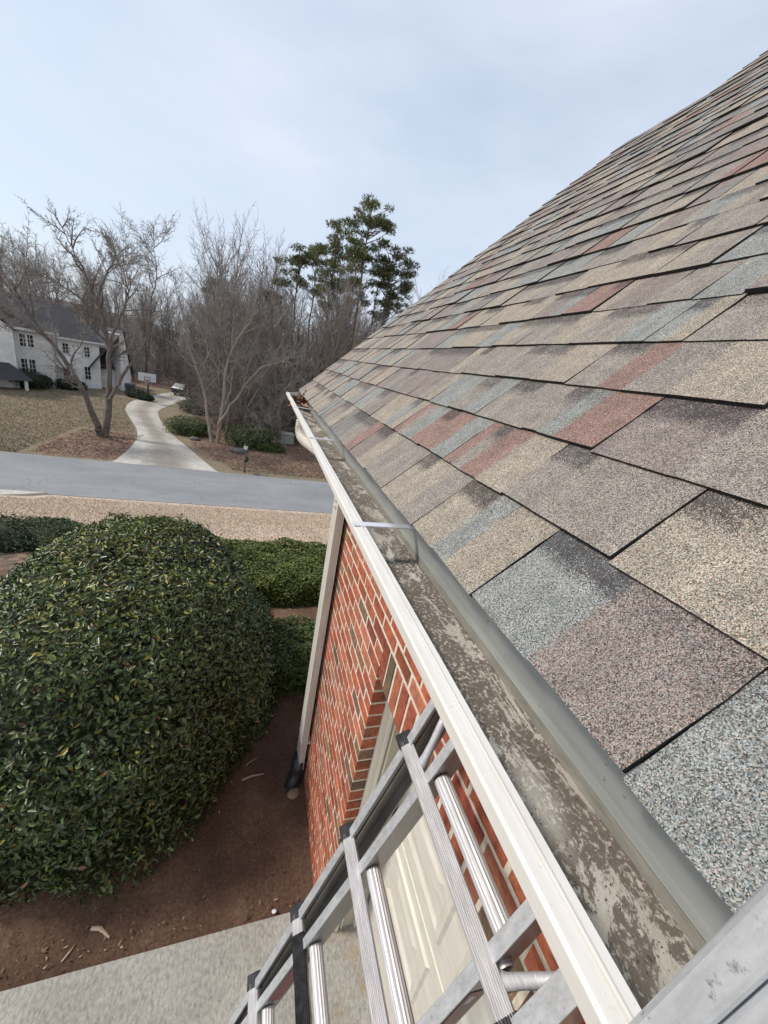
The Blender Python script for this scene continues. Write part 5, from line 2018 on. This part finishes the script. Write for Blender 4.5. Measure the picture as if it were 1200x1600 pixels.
# ------------------------------------------------------------------ small things across the road
def build_mailbox():
    p = at_z(382, 738, FAR)
    s = 1.0
    root = empty('mailbox_lamp', (p[0], p[1], FAR))
    tag(root, 'black lamp post with a mailbox at the road edge', 'mailbox')
    MB().tube([(0, 0, -0.1), (0, 0, 0.12), (0, 0, 0.14), (0, 0, 1.62)], [0.07, 0.07, 0.045, 0.04], 10).build('post', M['dark_iron'], root, smooth=True)
    b = MB()
    arch = [(-0.11, 0)] + [(0.11 * -math.cos(t), 0.12 + 0.11 * math.sin(t)) for t in np.linspace(0, math.pi, 9)] + [(0.11, 0)]
    b.prism(arch, [(lambda a, c, y=y: (0.10 + a, y, 0.86 + c)) for y in (-0.30, 0.24)])
    mb = b.build('mailbox', M['dark_iron'], root)
    MB().box(0.02, 0.18, -0.318, -0.302, 0.90, 1.04).build('door', M['black'], mb)
    MB().box(0.215, 0.225, -0.2, -0.05, 1.0, 1.12).build('flag', M['hoop_red'], mb)
    MB().box(-0.05, 0.14, -0.28, 0.22, 0.83, 0.858).build('bracket', M['dark_iron'], root)
    b = MB()
    b.prism([(math.cos(t), math.sin(t)) for t in np.linspace(0, 2 * math.pi, 6, endpoint=False)], [(lambda a, c, r=r, z=z: (a * r, c * r, z)) for r, z in ((0.07, 1.62), (0.10, 1.66), (0.145, 1.93))])
    b.build('lamp_glass', M['lamp_glass'], root)
    b = MB()
    b.prism([(math.cos(t), math.sin(t)) for t in np.linspace(0, 2 * math.pi, 6, endpoint=False)], [(lambda a, c, r=r, z=z: (a * r, c * r, z)) for r, z in ((0.165, 1.93), (0.17, 1.95), (0.05, 2.04), (0.02, 2.10))])
    b.build('lamp_cap', M['dark_iron'], root)


build_mailbox()


def build_hoop():
    p = at_z(232, 628, FAR)
    k = 1.0
    root = empty('basketball_hoop', (p[0], p[1], FAR), 0.1)
    tag(root, 'basketball hoop on a dark pole beside the driveway bend', 'basketball hoop')
    MB().tube([(0, 0, -0.1), (0, 0, 2.5), (0, -0.35, 2.85)], 0.075, 10).build('pole', M['dark_iron'], root)
    MB().box(-0.9, 0.9, -0.47, -0.43, 2.35, 3.35).build('backboard', M['board_white'], root)
    fr = MB()
    for z in (2.33, 3.33):
        fr.box(-0.93, 0.93, -0.48, -0.42, z, z + 0.05)
    for x in (-0.93, 0.89):
        fr.box(x, x + 0.04, -0.481, -0.421, 2.33, 3.38)
    for a in ((-0.3, 0.3, 2.85, 2.90), (-0.3, 0.3, 2.5, 2.55), (-0.3, -0.25, 2.5, 2.9), (0.25, 0.3, 2.5, 2.9)):
        fr.box(a[0], a[1], -0.485, -0.468, a[2], a[3])
    fr.build('board_frame', M['dark_iron'], root)
    MB().tube([(0.23 * math.cos(t), -0.75 + 0.23 * math.sin(t), 2.5) for t in np.linspace(0, 2 * math.pi, 17)], 0.02, 6).build('rim', M['hoop_red'], root)
    MB().box(-0.05, 0.05, -0.56, -0.47, 2.45, 2.53).build('bracket', M['hoop_red'], root)
    net = MB()
    for t in np.linspace(0, 2 * math.pi, 10, endpoint=False):
        net.tube([(0.22 * math.cos(t), -0.75 + 0.22 * math.sin(t), 2.49), (0.13 * math.cos(t + .3), -0.75 + 0.13 * math.sin(t + .3), 2.08)], 0.008, 4)
    net.build('net', M['board_white'], root)


build_hoop()


def build_car():
    p = at_z(280, 618, FAR)
    root = empty('parked_car', (p[0] + 0.7, p[1] + 1.5, FAR), math.radians(158))
    tag(root, 'dark grey car parked at the end of the curved driveway', 'car')
    prof = [(-2.25, 0.30), (-2.3, 0.55), (-2.25, 0.85), (-1.25, 1.0), (-0.55, 1.62), (1.45, 1.66), (2.1, 1.1), (2.25, 0.95), (2.28, 0.45), (2.2, 0.30)]
    b = MB()

    def ring(w, zs, cut):
        return lambda a, c: (w * (1 - (0.13 if c > 1.05 else 0)), a, c)
    b.prism([(x, z) for x, z in prof], [lambda a, c: (-0.92 * (0.84 if c > 1.05 else 1), a, c), lambda a, c: (0.92 * (0.84 if c > 1.05 else 1), a, c)])
    b.build('body', M['car_paint'], root, bevel=0.06)
    MB().add([(-0.72, -1.17, 1.06), (0.72, -1.17, 1.06), (0.66, -0.60, 1.56), (-0.66, -0.60, 1.56)], [(0, 1, 2, 3)]).build('windscreen', M['dark_glass'], root)
    for s in (-1, 1):
        x = 0.925 * 0.86 * s
        MB().add([(x * 1.06, -0.95, 1.08), (x * 1.06, 1.75, 1.1), (x * 1.0, 1.4, 1.55), (x * 1.0, -0.5, 1.55)], [(0, 1, 2, 3)]).build('side_window', M['dark_glass'], root)
        MB().box(0.52 * s - 0.17, 0.52 * s + 0.17, -2.32, -2.2, 0.72, 0.86).build('headlight', M['lamp_glass'], root)
        MB().box(0.98 * s - 0.1, 0.98 * s + 0.1, -0.95, -0.80, 1.08, 1.22).build('mirror', M['car_paint'], root)
        for yy in (-1.42, 1.42):
            w = MB()
            w.prism([(math.cos(t), math.sin(t)) for t in np.linspace(0, 2 * math.pi, 20, endpoint=False)], [(lambda a, c, r=r, xx=xx: (xx, yy + a * r, 0.35 + c * r)) for r, xx in ((0.30, 0.72 * s), (0.35, 0.76 * s), (0.35, 0.91 * s), (0.30, 0.95 * s))])
            wo = w.build('wheel', M['rubber'], root)
            r = MB()
            r.prism([(math.cos(t), math.sin(t)) for t in np.linspace(0, 2 * math.pi, 16, endpoint=False)], [(lambda a, c, r_=r_, xx=xx: (xx, yy + a * r_, 0.35 + c * r_)) for r_, xx in ((0.21, 0.90 * s), (0.2, 0.96 * s))])
            r.build('rim', M['chrome'], wo)
    MB().box(-0.45, 0.45, -2.335, -2.25, 0.50, 0.68).build('grille', M['dark_iron'], root)
    MB().box(-0.93, 0.93, -2.36, -2.2, 0.34, 0.46).build('bumper', M['chrome'], root)


build_car()


def bin_thing(px, py, lab, rz, mat):
    p = at_z(px, py, FAR)
    root = empty('trash_bin', (p[0], p[1], FAR), rz)
    tag(root, lab, 'bin')
    b = MB()
    b.prism([(-1, -1), (1, -1), (1, 1), (-1, 1)], [(lambda a, c, r=r, z=z: (a * r, c * r * 1.1, z)) for r, z in ((0.24, 0.06), (0.31, 1.0))])
    b.build('body', mat, root, bevel=0.02)
    MB().add([(-0.34, -0.40, 1.0), (0.34, -0.40, 1.0), (0.34, 0.38, 1.0), (-0.34, 0.38, 1.0), (-0.3, -0.3, 1.09), (0.3, -0.3, 1.09), (0.3, 0.34, 1.12), (-0.3, 0.34, 1.12)], [(0, 1, 5, 4), (1, 2, 6, 5), (2, 3, 7, 6), (3, 0, 4, 7), (4, 5, 6, 7), (3, 2, 1, 0)]).build('lid', mat, root)
    for s in (-1, 1):
        MB().tube([(0.24 * s - 0.02, 0.28, 0.1), (0.24 * s + 0.02, 0.28, 0.1)], 0.1, 12).build('wheel', M['rubber'], root)


bin_thing(200, 613, 'dark blue wheeled trash bin nearer the gable of the white house', 0.2, M['bin_blue'])
bin_thing(206, 614, 'dark blue wheeled trash bin nearer the basketball hoop', -0.1, M['bin_blue'])

p = at_z(447, 694, FAR)
root = empty('utility_box', (p[0], p[1], FAR), 0.15)
tag(root, 'pale green utility box on the leaf litter', 'utility box')
MB().box(-0.75, 0.75, -0.6, 0.6, -0.05, 0.12).build('pad', M['rock'], root)
MB().box(-0.62, 0.62, -0.48, 0.48, 0.12, 1.0).build('cabinet', M['utility_green'], root, bevel=0.04)
lid_ = MB().add([(-0.66, -0.55, 1.0), (0.66, -0.55, 1.0), (0.66, 0.52, 1.06), (-0.66, 0.52, 1.06), (-0.66, -0.55, 1.05), (0.66, -0.55, 1.05), (0.66, 0.52, 1.14), (-0.66, 0.52, 1.14)],
                [(0, 1, 5, 4), (1, 2, 6, 5), (2, 3, 7, 6), (3, 0, 4, 7), (4, 5, 6, 7), (3, 2, 1, 0)]).build('lid', M['utility_green'], root)


def rock(name, loc, r, seed, mat, label, cat, flat=0.6, group=None):
    rng = np.random.default_rng(seed)
    us, vs = np.linspace(0, 2 * math.pi, 12, endpoint=False), np.linspace(0.05, math.pi - 0.05, 8)
    U, V_ = np.meshgrid(us, vs)
    D = np.stack([np.sin(V_) * np.cos(U), np.sin(V_) * np.sin(U), np.cos(V_)], -1).reshape(-1, 3)
    rr = lump(D, seed, 0.25, 10, 4) * (1 + 0.05 * rng.normal(size=len(D)))
    P = D * rr[:, None] * np.array([r, r * 0.8, r * flat])
    idx = np.arange(len(D)).reshape(U.shape)
    i2 = np.roll(idx, -1, 1)
    Q = np.stack([idx[:-1], idx[1:], i2[1:], i2[:-1]], -1).reshape(-1, 4)
    o = np_mesh(name, P, Q, mat, smooth=True)
    o.location = loc
    tag(o, label, cat, group)


for i, (px, py, r) in enumerate(((366, 706, 0.42), (374, 708, 0.5), (381, 706, 0.36))):
    p = at_z(px, py, FAR)
    rock('landscape_rock', (p[0], p[1], FAR + 0.12), r, 400 + i, M['rock'], 'dark landscape rock in the mulch by the mailbox', 'rock', 0.55, 'rocks by the mailbox')
p = at_z(304, 687, FAR)
rock('landscape_rock', (p[0], p[1], FAR + 0.08), 0.5, 410, M['rock'], 'flat dark rock at the foot of the driveway juniper', 'rock', 0.3)
p = at_z(462, 1241, NEAR)
rock('round_stone', (p[0] - 0.02, p[1], NEAR + 0.02), 0.055, 420, M['stone_tan'], 'round tan stone on the soil beside the brick wall', 'stone', 0.35)


# ------------------------------------------------------------------ sticks, chips and debris
def stick(a, b_, r, mat, label):
    pa, pb = at_z(*a, NEAR + 0.02), at_z(*b_, NEAR + 0.02)
    m = (pa + pb) / 2 + np.array([0.008, 0.006, 0.006])
    o = MB().tube([pa - m, (pa - m) * 0.3 + np.array([0.004, 0.004, 0.002]), pb - m], [r, r * 1.1, r * 0.5], 6).build('stick', mat)
    o.location = m
    tag(o, label, 'stick')


stick((378, 1219), (412, 1209), 0.007, M['stick_pale'], 'pale stick on dark soil near the foot of the downspout')
stick((383, 1197), (402, 1184), 0.004, M['stick_pale'], 'thin pale twig on dark soil close under the round shrub')
stick((143, 1451), (171, 1465), 0.010, M['stick_pale'], 'short thick pale stick on the soil near the concrete edge')
stick((96, 1503), (118, 1475), 0.004, M['stick_pale'], 'thin twig lying across the soil near the concrete edge')
p = at_z(428, 1424, NEAR + 0.03)
rock('paper_scrap', tuple(p), 0.013, 430, M['board_white'], 'tiny white scrap on the soil near the concrete corner', 'litter', 0.15)


def scatter(name, n, region, zf, pal, Lr, seed, mat, label, cat, up=1.0, fold=0.3):
    rng = np.random.default_rng(seed)
    P = region(rng, n)
    m = len(P)
    P = np.column_stack([P, zf(P)])
    nr = unit(np.array([0, 0, up]) + rng.normal(0, 0.5, (m, 3)))
    ax = unit(rng.normal(size=(m, 3)) * np.array([1, 1, 0.25]))
    L = rng.uniform(*Lr, m)
    pa = np.array(pal)
    C = pa[rng.integers(0, len(pa), m)] * rng.uniform(0.6, 1.3, (m, 1))
    V, Q = leaf_cloud(P, nr, ax, L, L * rng.uniform(0.15, 0.6, m), fold)
    o = np_mesh(name, V, Q, mat, cols=np.repeat(C, 6, 0))
    tag(o, label, cat, kind='stuff')
    return o


def reg_soil(rng, n):
    x = rng.uniform(-4.2, 0.5, n)
    y = 1.27 + 2.2 * rng.random(n) ** 1.5
    return np.column_stack([x, y])


scatter('soil_litter', 1500, reg_soil, lambda P: np.full(len(P), NEAR + 0.022), [(0.12, 0.07, 0.04), (0.20, 0.13, 0.08), (0.07, 0.04, 0.025), (0.28, 0.20, 0.13), (0.09, 0.055, 0.03)], (0.006, 0.026), 71, M['leaf_matte'], 'small chips and dead leaves lying on the soil bed', 'leaf litter')


def reg_edge(rng, n):
    x = rng.uniform(-4.2, -0.1, n)
    y = 1.30 + np.abs(rng.normal(0, 0.13, n))
    return np.column_stack([x, y])


scatter('edge_litter', 420, reg_edge, lambda P: np.full(len(P), NEAR + 0.024), [(0.18, 0.09, 0.045), (0.26, 0.17, 0.10), (0.32, 0.25, 0.16)], (0.008, 0.026), 72, M['leaf_matte'], 'dead leaves gathered along the concrete edge', 'leaf litter')


def reg_gut(rng, n):
    y = rng.uniform(0.0, 3.3, n)
    x = 0.246 + 0.085 * rng.random(n) ** 1.4
    k = np.sin(y * 7.3) + np.sin(y * 17 + x * 60) + rng.normal(0, 0.6, n) > 0.2
    return np.column_stack([x, y])[k]


scatter('gutter_debris', 14000, reg_gut, lambda P: -0.3572 + np.clip(0.27 - P[:, 0], 0, 1) * 0.06, [(0.06, 0.045, 0.032), (0.10, 0.08, 0.06), (0.045, 0.035, 0.028), (0.16, 0.13, 0.10)], (0.0009, 0.0028), 73, M['leaf_matte'], 'dark grit and shingle granules lying in the gutter', 'grit', 1.5)


def reg_gl(rng, n):
    return np.column_stack([rng.uniform(0.235, 0.325, n), rng.normal(2.98, 0.13, n)])


o = scatter('dead_leaves', 70, reg_gl, lambda P: -0.335 + 0.045 * np.random.default_rng(1).random(len(P)), [(0.22, 0.10, 0.05), (0.16, 0.075, 0.04), (0.28, 0.15, 0.08)], (0.04, 0.09), 74, M['leaf_matte'], 'clump of brown dead leaves inside the far end of the gutter', 'leaves', 0.6)


def lawn_blades():
    rng = np.random.default_rng(13)
    n = 90000
    y = 6.2 + 14.1 * rng.random(n) ** 0.8
    x = rng.uniform(-0.62, 0.32, n) * (y + 2)
    k = ~((x < -9.2) & (y > 19.1)) & ~((x > -6.5) & (x < -2.6) & (y < 7.7))
    x, y = x[k], y[k]
    n = len(x)
    z = ground_z(y) - 0.012
    P = np.stack([x, y, z], 1)
    a = rng.uniform(0, 6.28, n)
    S = np.stack([np.cos(a), np.sin(a), np.zeros(n)], 1) * rng.uniform(0.004, 0.010, n)[:, None] * (1 + y[:, None] / 14)
    tipv = np.stack([rng.normal(0, 0.045, n), rng.normal(0, 0.045, n), rng.uniform(0.02, 0.07, n)], 1)
    V = np.stack([P - S, P + S, P + tipv], 1).reshape(-1, 3)
    pal = np.array([(0.54, 0.425, 0.32), (0.48, 0.37, 0.275), (0.60, 0.485, 0.375), (0.43, 0.325, 0.235), (0.43, 0.355, 0.245)])
    C = pal[rng.integers(0, 5, n)] * rng.uniform(0.9, 1.1, (n, 1))
    o = np_mesh('lawn_grass', V, np.arange(n * 3).reshape(-1, 3), M['leaf_matte'], cols=np.repeat(C, 3, 0))
    tag(o, 'dry tan winter grass of the sloping front lawn', 'grass', kind='stuff')
    # tuft of tall straw grass behind the hedge
    rng = np.random.default_rng(14)
    c = at_y(345, 846, 6.9)
    gz = float(ground_z(6.9))
    n = 260
    P = np.stack([rng.normal(0, 0.22, n), rng.normal(0, 0.15, n), np.full(n, -0.02)], 1)
    S = unit(rng.normal(size=(n, 3)) * np.array([1, 1, 0])) * 0.006
    top = max(0.5, c[2] + 0.12 - gz)
    T = P + np.stack([rng.normal(0, 0.16, n), rng.normal(0, 0.16, n), rng.uniform(0.4, 1.0, n) * top], 1)
    V = np.stack([P - S, P + S, T], 1).reshape(-1, 3)
    C = np.array([(0.50, 0.36, 0.20), (0.42, 0.28, 0.14)])[rng.integers(0, 2, n)]
    o = np_mesh('straw_grass', V, np.arange(n * 3).reshape(-1, 3), M['leaf_matte'], cols=np.repeat(C, 3, 0))
    o.location = (c[0], 6.9, gz)
    tag(o, 'tuft of tall straw-coloured grass behind the clipped hedge', 'grass tuft')


lawn_blades()


def far_grass():
    rng = np.random.default_rng(23)
    n = 60000
    y = 26.7 + 26 * rng.random(n) ** 1.3
    x = rng.uniform(-0.62, -0.20, n) * y
    drive_l = np.interp(y, [26.5, 32.2, 36.9, 45.1, 51, 58], [-8.8, -8.86, -10.0, -13.1, -14.1, -13.6])
    k = (x < drive_l - 0.15) & ~((x > -13.4) & (y < 35.2))
    x, y = x[k], y[k]
    n = len(x)
    P = np.stack([x, y, np.full(n, FAR + 0.004)], 1)
    a = rng.uniform(0, 6.28, n)
    S = np.stack([np.cos(a), np.sin(a), np.zeros(n)], 1) * rng.uniform(0.015, 0.035, n)[:, None]
    tipv = np.stack([rng.normal(0, 0.06, n), rng.normal(0, 0.06, n), rng.uniform(0.03, 0.09, n)], 1)
    V = np.stack([P - S, P + S, P + tipv], 1).reshape(-1, 3)
    pal = np.array([(0.30, 0.235, 0.155), (0.24, 0.185, 0.12), (0.36, 0.29, 0.20), (0.20, 0.185, 0.095), (0.16, 0.12, 0.08)])
    C = pal[rng.integers(0, 5, n)] * rng.uniform(0.7, 1.2, (n, 1))
    o = np_mesh('far_lawn_grass', V, np.arange(n * 3).reshape(-1, 3), M['leaf_matte'], cols=np.repeat(C, 3, 0))
    tag(o, 'thin brown winter grass on the lawn of the white house', 'grass', kind='stuff')


far_grass()


def reg_litter(rng, n):
    y = 27.3 + 16 * rng.random(n) ** 1.3
    x = rng.uniform(-0.16, 0.28, n) * y
    k = x > np.interp(y, [27, 32.6, 38.3, 45], [-1.4, -4.6, -6.9, -6.5])
    return np.column_stack([x, y])[k]


scatter('fallen_leaves', 16000, reg_litter, lambda P: np.full(len(P), FAR + 0.03), [(0.20, 0.11, 0.07), (0.28, 0.17, 0.11), (0.14, 0.08, 0.05), (0.34, 0.24, 0.16)], (0.05, 0.14), 75, M['leaf_matte'], 'fallen brown leaves and pine straw before the woods', 'leaf litter')


def reg_mulch(rng, n):
    x = rng.uniform(-13.0, -8.9, n)
    y = rng.uniform(27.0, 34.6, n)
    return np.column_stack([x, y])


scatter('mulch_litter', 3500, reg_mulch, lambda P: np.full(len(P), FAR + 0.03), [(0.20, 0.11, 0.07), (0.26, 0.16, 0.11), (0.12, 0.07, 0.045)], (0.05, 0.13), 76, M['leaf_matte'], 'pine straw mulch under the forked tree', 'leaf litter')
